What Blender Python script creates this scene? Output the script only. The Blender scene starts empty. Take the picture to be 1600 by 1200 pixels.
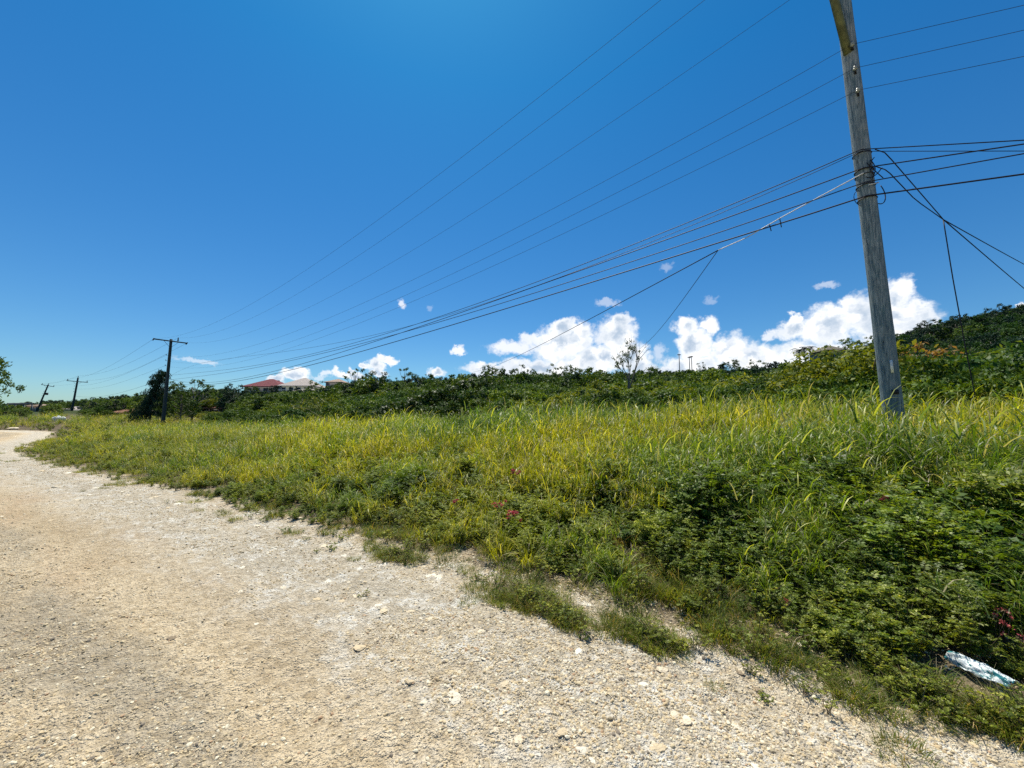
import bpy, math, random
import numpy as np
from mathutils import Vector

R = math.radians
SC = bpy.context.scene
COL = SC.collection
rng = np.random.default_rng(7)
random.seed(7)

# ------------------------------------------------------------------ camera
F = 603.0
PITCH = R(5.2)
CH = 1.6
cam_d = bpy.data.cameras.new("camera")
cam_d.sensor_width = 36.0
cam_d.lens = 36.0 * F / 1600.0
cam_d.clip_start = 0.05
cam_d.clip_end = 9000
cam = bpy.data.objects.new("camera", cam_d)
COL.objects.link(cam)
cam.location = (0, 0, CH)
cam.rotation_euler = (R(90) + PITCH, 0, 0)
SC.camera = cam

# ------------------------------------------------------------------ light
SUN_EL, SUN_AZ = 67.0, -16.0      # azimuth from +Y, positive towards +X
sun_d = bpy.data.lights.new("sun", 'SUN')
sun_d.energy = 4.6
sun_d.angle = R(0.53)
sun_d.color = (1.0, 0.94, 0.82)
sun = bpy.data.objects.new("sun", sun_d)
COL.objects.link(sun)
_sd = Vector((math.sin(R(SUN_AZ)) * math.cos(R(SUN_EL)), math.cos(R(SUN_AZ)) * math.cos(R(SUN_EL)), math.sin(R(SUN_EL))))
sun.rotation_euler = _sd.to_track_quat('Z', 'Y').to_euler()
sun.location = (0, 0, 60)

SC.view_settings.view_transform = 'Standard'
SC.view_settings.look = 'None'
SC.view_settings.gamma = 1
SC.view_settings.exposure = 0.45
SC.view_settings.use_curve_mapping = False
SC.cycles.use_denoising = False
SC.cycles.max_bounces = 8
SC.cycles.transparent_max_bounces = 12
SC.cycles.diffuse_bounces = 4
SC.cycles.transmission_bounces = 4
SC.cycles.glossy_bounces = 2
SC.cycles.volume_bounces = 0


# ------------------------------------------------------------------ node helper
class NT:
    def __init__(s, tree):
        s.t = tree
        s.n = tree.nodes
        s.n.clear()

    def new(s, typ, **kw):
        n = s.n.new(typ)
        for k, v in kw.items():
            setattr(n, k, v)
        return n

    def put(s, sock, v):
        if v is None:
            return
        if isinstance(v, bpy.types.NodeSocket):
            s.t.links.new(v, sock)
        else:
            if hasattr(sock.default_value, '__len__') and isinstance(v, (int, float)):
                v = [v] * len(sock.default_value)
            if hasattr(sock.default_value, '__len__') and len(sock.default_value) == 4 and len(v) == 3:
                v = tuple(v) + (1,)
            sock.default_value = v

    def m(s, op, a, b=None, c=None, clamp=False):
        n = s.new('ShaderNodeMath', operation=op, use_clamp=clamp)
        s.put(n.inputs[0], a); s.put(n.inputs[1], b); s.put(n.inputs[2], c)
        return n.outputs[0]

    def v(s, op, a, b=None, scale=None):
        n = s.new('ShaderNodeVectorMath', operation=op)
        s.put(n.inputs[0], a); s.put(n.inputs[1], b)
        if scale is not None:
            s.put(n.inputs['Scale'], scale)
        return n.outputs['Value'] if op in ('LENGTH', 'DOT_PRODUCT', 'DISTANCE') else n.outputs[0]

    def ramp(s, x, a, b, smooth=True):
        n = s.new('ShaderNodeMapRange', interpolation_type='SMOOTHSTEP' if smooth else 'LINEAR')
        n.clamp = True if not smooth else n.clamp
        s.put(n.inputs[0], x); s.put(n.inputs[1], a); s.put(n.inputs[2], b)
        return n.outputs[0]

    def noise(s, vec, scale, detail=3, rough=0.55, dist=0.0, col=False):
        n = s.new('ShaderNodeTexNoise')
        s.put(n.inputs['Vector'], vec); s.put(n.inputs['Scale'], scale)
        s.put(n.inputs['Detail'], detail); s.put(n.inputs['Roughness'], rough)
        s.put(n.inputs['Distortion'], dist)
        return n.outputs[1 if col else 0]

    def voro(s, vec, scale, feature='F1', rand=1.0, smooth=None):
        n = s.new('ShaderNodeTexVoronoi', feature=feature)
        s.put(n.inputs['Vector'], vec); s.put(n.inputs['Scale'], scale)
        s.put(n.inputs['Randomness'], rand)
        if smooth is not None:
            s.put(n.inputs['Smoothness'], smooth)
        return n

    def mix(s, f, a, b, blend='MIX'):
        n = s.new('ShaderNodeMix', data_type='RGBA', blend_type=blend)
        s.put(n.inputs[0], f); s.put(n.inputs[6], a); s.put(n.inputs[7], b)
        return n.outputs[2]

    def attr(s, name, typ='GEOMETRY', out=2):
        n = s.new('ShaderNodeAttribute', attribute_type=typ, attribute_name=name)
        return n.outputs[out]

    def bump(s, h, dist, strength=1.0, normal=None):
        n = s.new('ShaderNodeBump')
        s.put(n.inputs['Strength'], strength); s.put(n.inputs['Distance'], dist)
        s.put(n.inputs['Height'], h)
        if normal is not None:
            s.put(n.inputs['Normal'], normal)
        return n.outputs[0]

    def pos(s):
        return s.new('ShaderNodeNewGeometry').outputs['Position']

    def obj(s):
        return s.new('ShaderNodeTexCoord').outputs['Object']

    def principled(s, col, rough=0.8, normal=None, metal=0.0, spec=0.3, **kw):
        n = s.new('ShaderNodeBsdfPrincipled')
        s.put(n.inputs['Base Color'], col); s.put(n.inputs['Roughness'], rough)
        s.put(n.inputs['Metallic'], metal); s.put(n.inputs['Specular IOR Level'], spec)
        for k, v in kw.items():
            s.put(n.inputs[k], v)
        if normal is not None:
            s.put(n.inputs['Normal'], normal)
        return n.outputs[0]

    def out(s, sh):
        o = s.new('ShaderNodeOutputMaterial')
        s.t.links.new(sh, o.inputs['Surface'])


def mat(name):
    m = bpy.data.materials.new(name)
    m.use_nodes = True
    return m, NT(m.node_tree)


# ------------------------------------------------------------------ sky with clouds
def px_dir(px, py):
    cx, cy = (px - 800) / F, (600 - py) / F
    y = math.cos(PITCH) - cy * math.sin(PITCH)
    z = math.sin(PITCH) + cy * math.cos(PITCH)
    v = np.array([cx, y, z])
    return v / np.linalg.norm(v)


def px_azel(px, py):
    d = px_dir(px, py)
    return math.atan2(d[0], d[1]), math.asin(d[2])


CLOUDS = [  # photo position of each cumulus head and its half size, used only as a bearing in the sky
    (872, 540, 44, 34), (905, 528, 30, 26), (962, 522, 36, 30), (985, 556, 30, 28), (935, 562, 60, 26), (972, 503, 20, 14),
    (880, 512, 22, 14), (1000, 575, 26, 20), (845, 575, 90, 16), (765, 576, 45, 12),
    (1072, 512, 22, 18), (1106, 508, 18, 16), (1085, 540, 32, 30), (1142, 548, 48, 28), (1085, 572, 60, 18), (1040, 580, 30, 10),
    (1180, 560, 60, 22), (1240, 515, 30, 20), (1290, 510, 52, 34), (1340, 490, 46, 34), (1402, 462, 34, 28), (1430, 490, 30, 28),
    (1390, 505, 80, 40), (1270, 560, 90, 30), (1445, 505, 22, 20), (1240, 498, 12, 9),
    (587, 570, 17, 10), (604, 562, 15, 8), (570, 570, 8, 6), (592, 582, 16, 8), (463, 586, 26, 10), (471, 579, 14, 8), (435, 592, 20, 8),
    (683, 579, 18, 8), (530, 584, 18, 7), (552, 586, 20, 6), (548, 578, 8, 5), (1602, 480, 14, 9),
]
SOFT = [(715, 549, 15, 7, .95), (800, 543, 50, 15, .9), (830, 532, 26, 12, .85), (508, 583, 12, 8, .7), (627, 477, 9, 9, .75),
        (670, 481, 7, 9, .2), (1290, 447, 24, 8, .45), (948, 473, 26, 8, .4), (312, 564, 44, 5, .45), (1040, 416, 16, 8, .25),
        (1110, 466, 16, 8, .25), (1205, 524, 16, 12, .8), (500, 590, 14, 6, .5), (1030, 552, 14, 20, .5)]

w = bpy.data.worlds.new("World")
SC.world = w
w.use_nodes = True
t = NT(w.node_tree)
sky = t.new('ShaderNodeTexSky', sky_type='NISHITA')
sky.sun_disc = False
sky.sun_elevation = R(SUN_EL)
sky.sun_rotation = R(SUN_AZ)
sky.altitude = 0
sky.air_density = 1.0
sky.dust_density = 0.4
sky.ozone_density = 2.2
gen = t.new('ShaderNodeTexCoord').outputs['Generated']
dn = t.v('NORMALIZE', gen)
sep = t.new('ShaderNodeSeparateXYZ')
t.put(sep.inputs[0], dn)
az = t.m('ARCTAN2', sep.outputs[0], sep.outputs[1])
el = t.m('ARCSINE', sep.outputs[2])
comb = t.new('ShaderNodeCombineXYZ')
t.put(comb.inputs[0], az); t.put(comb.inputs[1], el)
P0 = comb.outputs[0]
warp = t.v('SCALE', t.v('SUBTRACT', t.noise(P0, 26, 5, 0.6, col=True), (0.5, 0.5, 0.5)), scale=0.05)
P1 = t.v('ADD', P0, warp)
warp2 = t.v('SCALE', t.v('SUBTRACT', t.noise(P0, 90, 4, 0.6, col=True), (0.5, 0.5, 0.5)), scale=0.014)
P1 = t.v('MULTIPLY', t.v('ADD', P1, warp2), (1, 1, 0))


def blobfield(P, blobs, smooth):
    acc = None
    for b in blobs:
        a0, e0 = px_azel(b[0], b[1])
        a1, _ = px_azel(b[0] + b[2], b[1])
        _, e1 = px_azel(b[0], b[1] - b[3])
        rx, ry = abs(a1 - a0), abs(e1 - e0)
        ln = t.v('LENGTH', t.v('MULTIPLY', t.v('SUBTRACT', P, (a0, e0, 0)), (1 / rx, 1 / ry, 0)))
        acc = ln if acc is None else t.m('SMOOTH_MIN', acc, ln, smooth)
    return acc


fld = blobfield(P1, CLOUDS, 0.12)
fbm = t.noise(P0, 60, 6, 0.62)
dens = t.m('SUBTRACT', 1.06, fld)
dens = t.m('ADD', dens, t.m('MULTIPLY', t.m('SUBTRACT', fbm, 0.5), 0.7))
alpha = t.ramp(dens, -0.10, 0.48)
# cloud tone: billows
bil = t.voro(t.v('ADD', P1, (3, 1, 0)), 34, 'SMOOTH_F1', smooth=0.6).outputs['Distance']
bil2 = t.noise(P1, 38, 5, 0.6)
shade = t.ramp(t.m('ADD', t.m('MULTIPLY', bil, 0.9), t.m('MULTIPLY', bil2, 0.9)), 0.55, 1.15)
core = t.ramp(dens, 0.25, 1.0)
shade = t.m('MULTIPLY', shade, t.m('ADD', 0.35, t.m('MULTIPLY', core, 0.65)))
ccol = t.mix(shade, (1.0, 1.0, 1.0), (0.40, 0.50, 0.63))
# thin clouds
alpha_s = None
for b in SOFT:
    ln = blobfield(P1, [b], 0)
    a = t.m('MULTIPLY', t.ramp(t.m('ADD', t.m('SUBTRACT', 1.0, ln), t.m('MULTIPLY', t.m('SUBTRACT', fbm, 0.5), 0.9)), 0.0, 0.6), b[4])
    alpha_s = a if alpha_s is None else t.m('MAXIMUM', alpha_s, a)

sky_s = t.v('SCALE', sky.outputs[0], scale=0.105)
hsv = t.new('ShaderNodeHueSaturation')
t.put(hsv.inputs['Saturation'], 1.25)
t.put(hsv.inputs['Color'], sky_s)
elr = t.ramp(el, 0.0, 0.75, False)
sky_c = t.mix(1.0, hsv.outputs[0], t.mix(elr, (0.49, 0.655, 0.77), (0.135, 0.66, 0.83)), 'MULTIPLY')
c1 = t.mix(alpha_s, sky_c, t.v('SCALE', (0.93, 0.95, 1.0), scale=0.80))
CLOUDV = t.v('SCALE', ccol, scale=0.88)
c2 = t.mix(alpha, c1, CLOUDV)
bg = t.new('ShaderNodeBackground')
t.put(bg.inputs[0], c2)
t.put(bg.inputs[1], 1.0)
wo = t.new('ShaderNodeOutputWorld')
t.t.links.new(bg.outputs[0], wo.inputs[0])
w.cycles.sampling_method = 'MANUAL'
w.cycles.sample_map_resolution = 1024


# ------------------------------------------------------------------ numpy helpers
def at(px, py, Y):
    """the point at depth Y (metres in front of the camera, along +Y) seen at a photo position"""
    cx, cy = (px - 800) / F, (600 - py) / F
    y = math.cos(PITCH) - cy * math.sin(PITCH)
    z = math.sin(PITCH) + cy * math.cos(PITCH)
    k = Y / y
    return np.array([cx * k, Y, CH + z * k])


def proj(x, y, z):
    dz = z - CH
    fw = y * math.cos(PITCH) + dz * math.sin(PITCH)
    up = -y * math.sin(PITCH) + dz * math.cos(PITCH)
    return 800 + F * x / fw, 600 - F * up / fw


_perm = np.random.default_rng(3).random((256, 256))


def vnoise(x, y):
    xi, yi = np.floor(x).astype(int), np.floor(y).astype(int)
    fx, fy = x - xi, y - yi
    fx = fx * fx * (3 - 2 * fx); fy = fy * fy * (3 - 2 * fy)
    a = _perm[xi % 256, yi % 256]; b = _perm[(xi + 1) % 256, yi % 256]
    c = _perm[xi % 256, (yi + 1) % 256]; d = _perm[(xi + 1) % 256, (yi + 1) % 256]
    return (a * (1 - fx) + b * fx) * (1 - fy) + (c * (1 - fx) + d * fx) * fy


def fbm2(x, y, sc, octv=4):
    r = 0; amp = 0.5; tot = 0
    for i in range(octv):
        r = r + amp * vnoise(x * sc + 17.3 * i, y * sc + 5.1 * i); tot += amp
        amp *= 0.5; sc *= 2.03
    return r / tot


def sstep(a, b, x):
    q = np.clip((x - a) / (b - a), 0, 1)
    return q * q * (3 - 2 * q)


EDGE = np.array([(60, -42), (25, -15.5), (8, -2.6), (2.85, 1.55), (1.95, 2.22), (1.05, 2.85), (-0.7, 4.15), (-4, 6.3), (-8.7, 9.2), (-16, 13.4),
                 (-25, 19.3), (-31.6, 25.6), (-38, 31.5), (-46.5, 38.8), (-51, 43), (-60, 45.5), (-100, 47), (-300, 50)], float)


def edge_s(x, y):
    """signed distance to the right edge of the road, positive on the bank"""
    x = np.asarray(x, float); y = np.asarray(y, float)
    best = np.full(x.shape, 1e9); sg = np.ones(x.shape)
    for a, b in zip(EDGE[:-1], EDGE[1:]):
        d = b - a; L2 = d @ d
        q = np.clip(((x - a[0]) * d[0] + (y - a[1]) * d[1]) / L2, 0, 1)
        dx = x - (a[0] + q * d[0]); dy = y - (a[1] + q * d[1])
        dd = np.hypot(dx, dy)
        cr = d[0] * dy - d[1] * dx     # >0 left of travel direction
        m = dd < best - 1e-9
        best = np.where(m, dd, best); sg = np.where(m, np.where(cr > 0, -1, 1), sg)
    return best * sg


HX = [-400, -200, -120, -60, 0, 50, 85, 100, 122, 160, 220, 400]
HZ = [1.5, 2.4, 3.4, 6.2, 9.6, 12.0, 14.0, 17.5, 23.5, 30.0, 36, 40]


def terrain(x, y, s=None):
    x = np.asarray(x, float); y = np.asarray(y, float)
    if s is None:
        s = edge_s(x, y)
    fac = 0.42 + 0.58 * sstep(-26, 2, x)
    b = np.interp(s, [-100, 0, 1, 3, 6, 12, 20, 60], [0, 0, .12, .42, .76, 1.08, 1.35, 1.5]) * fac
    hill = np.interp(x, HX, HZ) * sstep(34, 122, y) * (1 - 0.8 * sstep(150, 420, y))
    far = np.hypot(x, y)
    z = b + hill
    z = z + (fbm2(x, y, 0.7, 3) - 0.5) * 0.10 * sstep(-1, 2, s)
    # wheel tracks and shallow hollows in the road
    near = sstep(60, 15, far)
    z = z + near * (fbm2(x, y, 0.8, 4) - 0.5) * 0.06
    z = z + near * (fbm2(x + 9, y, 5.0, 3) - 0.5) * 0.030
    rd = sstep(1.0, 0.0, s) * sstep(14, 6, far)
    z = z + rd * (fbm2(x + 4, y + 6, 16.0, 2) - 0.5) * 0.026 * (0.3 + 1.3 * fbm2(x, y, 1.1, 2))
    return z


def h1(x, y):
    return float(terrain(np.array([x]), np.array([y]))[0])


# ------------------------------------------------------------------ mesh helpers
def mesh_np(name, V, Fq, mats=(), midx=None, smooth=False, tris=False):
    V = np.asarray(V, np.float32); Fq = np.asarray(Fq, np.int32)
    me = bpy.data.meshes.new(name)
    k = Fq.shape[1]
    me.vertices.add(len(V)); me.vertices.foreach_set('co', V.ravel())
    me.loops.add(Fq.size); me.loops.foreach_set('vertex_index', Fq.ravel())
    me.polygons.add(len(Fq))
    me.polygons.foreach_set('loop_start', np.arange(0, Fq.size, k, dtype=np.int32))
    me.polygons.foreach_set('loop_total', np.full(len(Fq), k, np.int32))
    if midx is not None:
        me.polygons.foreach_set('material_index', np.asarray(midx, np.int32))
    if smooth:
        me.polygons.foreach_set('use_smooth', np.ones(len(Fq), bool))
    for m_ in mats:
        me.materials.append(m_)
    me.update(calc_edges=True)
    me.validate()
    return me


def props(o, label=None, cat=None, group=None, kind=None):
    if label: o['label'] = label
    if cat: o['category'] = cat
    if group: o['group'] = group
    if kind: o['kind'] = kind
    return o


def link(name, me, parent=None, loc=None):
    o = bpy.data.objects.new(name, me)
    COL.objects.link(o)
    if parent is not None:
        o.parent = parent
    if loc is not None:
        o.location = loc
    return o


def empty(name, loc, rz=0):
    o = bpy.data.objects.new(name, None)
    COL.objects.link(o)
    o.empty_display_size = 0.2
    o.location = loc
    o.rotation_euler = (0, 0, rz)
    return o


class MB:
    """collects quads"""
    def __init__(s):
        s.V = []; s.F = []; s.M = []; s.n = 0

    def add(s, V, Fq, mi=0):
        V = np.asarray(V, float); Fq = np.asarray(Fq, int)
        s.V.append(V); s.F.append(Fq + s.n); s.M.append(np.full(len(Fq), mi)); s.n += len(V)
        return s

    def tube(s, pts, rad, sides=8, cap=True, mi=0):
        pts = np.asarray(pts, float); n = len(pts)
        rad = np.full(n, rad) if np.isscalar(rad) else np.asarray(rad, float)
        tg = np.gradient(pts, axis=0)
        tg /= np.linalg.norm(tg, axis=1)[:, None] + 1e-12
        ref = np.array([0, 0, 1.0]) if abs(tg[0][2]) < 0.9 else np.array([1.0, 0, 0])
        V = np.zeros((n, sides, 3))
        a = np.linspace(0, 2 * math.pi, sides, endpoint=False)
        u = np.cross(tg[0], ref); u /= np.linalg.norm(u)
        for i in range(n):
            u = u - tg[i] * (u @ tg[i]); u /= np.linalg.norm(u) + 1e-12
            v = np.cross(tg[i], u)
            V[i] = pts[i] + rad[i] * (np.cos(a)[:, None] * u + np.sin(a)[:, None] * v)
        Fq = []
        for i in range(n - 1):
            for j in range(sides):
                k = (j + 1) % sides
                Fq.append((i * sides + j, i * sides + k, (i + 1) * sides + k, (i + 1) * sides + j))
        V = V.reshape(-1, 3)
        if cap:
            c0, c1 = len(V), len(V) + 1
            V = np.vstack([V, pts[0], pts[-1]])
            for j in range(0, sides, 2):
                k, l = (j + 1) % sides, (j + 2) % sides
                Fq.append((c0, l, k, j))
                b = (n - 1) * sides
                Fq.append((c1, b + j, b + k, b + l))
        return s.add(V, Fq, mi)

    def box(s, c, size, ax=None, mi=0):
        c = np.asarray(c, float); h = np.asarray(size, float) / 2
        A = np.eye(3) if ax is None else np.asarray(ax, float)
        V = [c + A[0] * (sx * h[0]) + A[1] * (sy * h[1]) + A[2] * (sz * h[2]) for sx in (-1, 1) for sy in (-1, 1) for sz in (-1, 1)]
        Fq = [(0, 1, 3, 2), (4, 6, 7, 5), (0, 4, 5, 1), (2, 3, 7, 6), (0, 2, 6, 4), (1, 5, 7, 3)]
        return s.add(V, Fq, mi)

    def beam(s, a, b, w_, h_, mi=0):
        a = np.asarray(a, float); b = np.asarray(b, float)
        d = b - a; L = np.linalg.norm(d); d /= L
        up = np.array([0, 0, 1.0]) if abs(d[2]) < 0.95 else np.array([0, 1.0, 0])
        r = np.cross(d, up); r /= np.linalg.norm(r)
        q = np.cross(r, d)
        return s.box((a + b) / 2, (L, w_, h_), (d, r, q), mi)

    def mesh(s, name, mats, smooth=False):
        return mesh_np(name, np.vstack(s.V), np.vstack(s.F), mats, np.concatenate(s.M), smooth)

    def build(s, name, m_, parent=None, smooth=False, loc=None):
        mats = m_ if isinstance(m_, (list, tuple)) else [m_]
        return link(name, s.mesh(name, mats, smooth), parent, loc)


def unit(v):
    return v / (np.linalg.norm(v, axis=-1, keepdims=True) + 1e-9)


def rand_dirs(n, g):
    return unit(g.normal(size=(n, 3)))


def leaf_quads(C, D, N, L, W, fold=0.15):
    """leaf rhombs: base point C, axis D, normal N, length L, width W"""
    n = len(C)
    L = np.broadcast_to(L, n)[:, None]; W = np.broadcast_to(W, n)[:, None]
    S = unit(np.cross(D, N))
    N2 = unit(np.cross(S, D))
    V = np.zeros((n, 4, 3))
    V[:, 0] = C
    V[:, 1] = C + D * L * 0.5 + S * W * 0.5 + N2 * W * fold
    V[:, 2] = C + D * L - N2 * L * 0.08
    V[:, 3] = C + D * L * 0.5 - S * W * 0.5 + N2 * W * fold
    return V.reshape(-1, 3), np.arange(n * 4).reshape(n, 4)


def blades(base, azim, H, lean, arch, W, g, seg=5, twist=0.3):
    """arching grass blades, all arrays of length n"""
    n = len(base)
    tt = np.linspace(0, 1, seg + 1)
    hd = np.stack([np.cos(azim), np.sin(azim), np.zeros(n)], 1)
    sd = np.stack([-np.sin(azim + twist * g.normal(size=n)), np.cos(azim + twist * g.normal(size=n)), np.zeros(n)], 1)
    V = np.zeros((n, seg + 1, 2, 3))
    # angle from vertical grows along the blade
    p = base.copy()
    for i, q in enumerate(tt):
        wdt = W * (1 - q ** 2.2) + 0.0006
        V[:, i, 0] = p - sd * wdt[:, None] / 2
        V[:, i, 1] = p + sd * wdt[:, None] / 2
        ang = lean + arch * q ** 1.6
        step = (H / seg)[:, None]
        p = p + step * (hd * np.sin(ang)[:, None] + np.array([0, 0, 1.0]) * np.cos(ang)[:, None])
    V = V.reshape(n, -1, 3)
    idx = []
    for i in range(seg):
        idx.append((2 * i, 2 * i + 1, 2 * i + 3, 2 * i + 2))
    idx = np.array(idx)
    Fq = (idx[None] + (np.arange(n) * (2 * (seg + 1)))[:, None, None]).reshape(-1, 4)
    return V.reshape(-1, 3), Fq


# ------------------------------------------------------------------ materials
def foliage(name, ca, cb, cc=None, trans=0.45, tcol=None, rough=0.5, spec=0.35, dry=0.0, dryc=(0.30, 0.24, 0.11), tint_attr=True):
    m_, t = mat(name)
    isl = t.new('ShaderNodeNewGeometry').outputs['Random Per Island']
    col = t.mix(isl, ca, cb)
    if cc is not None:
        col = t.mix(t.ramp(isl, 0.8, 0.97), col, cc)
    orn = t.new('ShaderNodeObjectInfo').outputs['Random']
    col = t.mix(1.0, col, t.mix(orn, (0.58, 0.66, 0.6), (1.35, 1.28, 1.2)), 'MULTIPLY')
    if tint_attr:
        tn = t.attr('tint', 'INSTANCER', 2)   # 0 = default, >0 yellower, <0 darker green
        col = t.mix(t.ramp(tn, 0.0, 1.0, False), col, t.mix(1.0, col, (1.36, 1.27, 0.55), 'MULTIPLY'))
        col = t.mix(t.ramp(t.m('MULTIPLY', tn, -1.0), 0.0, 1.0, False), col, t.mix(1.0, col, (0.5, 0.75, 0.85), 'MULTIPLY'))
    if dry > 0:
        isl2 = t.new('ShaderNodeTexWhiteNoise', noise_dimensions='1D')
        t.put(isl2.inputs['W'], t.m('ADD', isl, orn))
        col = t.mix(t.ramp(isl2.outputs['Value'], 1 - dry, 1 - dry + 0.02), col, dryc)
    d = t.principled(col, rough, spec=spec)
    tr = t.new('ShaderNodeBsdfTranslucent')
    t.put(tr.inputs[0], t.mix(1.0, col, tcol or (1.9, 1.6, 0.5), 'MULTIPLY'))
    mx = t.new('ShaderNodeMixShader')
    t.put(mx.inputs[0], trans)
    t.t.links.new(d, mx.inputs[1]); t.t.links.new(tr.outputs[0], mx.inputs[2])
    t.out(mx.outputs[0])
    return m_


def plain(name, col, rough=0.7, metal=0.0, spec=0.3, var=0.12, scale=8.0, bump=0.0):
    m_, t = mat(name)
    p = t.obj()
    n = t.noise(p, scale, 4)
    c = t.mix(t.ramp(n, 0.3, 0.7), tuple(x * (1 - var) for x in col), tuple(min(1, x * (1 + var)) for x in col))
    nb = t.bump(t.noise(p, scale * 6, 3), bump) if bump else None
    t.out(t.principled(c, rough, nb, metal, spec))
    return m_


M_GRASS = foliage('grass_blades', (0.14, 0.165, 0.015), (0.34, 0.365, 0.04), (0.52, 0.49, 0.22), trans=0.42, tcol=(1.6, 1.5, .45), dry=0.14, dryc=(0.42, 0.36, 0.20), rough=0.45, spec=0.4)  # dry straw blades, made paler and more frequent to paint in glints too
M_GRASS_G = foliage('green_grass_blades', (0.07, 0.13, 0.014), (0.19, 0.26, 0.03), (0.38, 0.40, 0.14), trans=0.42, tcol=(1.5, 1.5, .5), dry=0.10, dryc=(0.40, 0.35, 0.20), rough=0.45, spec=0.4)  # pale dry share is partly straw, partly glints put into the colour
M_HERB = foliage('herb_leaflets', (0.07, 0.11, 0.010), (0.25, 0.30, 0.03), (0.44, 0.46, 0.14), trans=0.38, tcol=(1.7, 1.6, .5), rough=.48, spec=.28)
M_HERB_O = foliage('olive_herb_leaflets', (0.08, 0.115, 0.012), (0.25, 0.295, 0.035), (0.46, 0.46, 0.16), trans=0.38, tcol=(1.7, 1.5, .5), rough=.48, spec=.28)
M_TURF = foliage('short_turf', (0.09, 0.135, 0.022), (0.17, 0.21, 0.035), (0.27, 0.23, 0.09), trans=0.4, dry=0.12, spec=.2)
M_BUSH = foliage('shrub_leaves', (0.04, 0.085, 0.012), (0.10, 0.165, 0.02), (0.17, 0.23, 0.035), trans=.28, rough=0.55, spec=0.22)
M_BUSH_Y = foliage('yellowish_shrub_leaves', (0.11, 0.15, 0.015), (0.18, 0.22, 0.025), (0.27, 0.28, 0.05), trans=.32, rough=.55, spec=.22)
M_TREE = foliage('tree_leaves', (0.036, 0.082, 0.015), (0.088, 0.15, 0.023), (0.12, 0.165, 0.03), trans=.24, tcol=(1.7, 1.5, 0.6), rough=.6, spec=.18)
M_TREE_D = foliage('dark_tree_leaves', (0.010, 0.032, 0.020), (0.026, 0.062, 0.034), (0.05, 0.10, 0.045), trans=.18, tcol=(1.4, 1.4, 0.8), rough=.6, spec=.18)
M_VINE = foliage('vine_leaves', (0.035, 0.07, 0.014), (0.07, 0.12, 0.02), (0.13, 0.17, 0.05), trans=0.25, rough=0.5, spec=0.25)
M_ORANGE = foliage('orange_leaves', (0.20, 0.15, 0.04), (0.32, 0.17, 0.06), (0.12, 0.16, 0.03), trans=0.4, tcol=(1.5, 1.3, 0.7))
M_PETAL = foliage('pink_petals', (0.36, 0.05, 0.07), (0.50, 0.13, 0.14), (0.45, 0.2, 0.12), trans=0.3, tcol=(1.2, 1, 1), tint_attr=False)
M_DRYSTEM = plain('dry_stems', (0.32, 0.26, 0.16), 0.8)
M_STEM = plain('brown_stems', (0.11, 0.085, 0.05), 0.85)
M_BARK = plain('grey_bark', (0.16, 0.14, 0.115), 0.9, var=0.3, bump=0.02)
M_BARKL = plain('pale_bark', (0.33, 0.30, 0.26), 0.9, var=0.25, bump=0.02)


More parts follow.
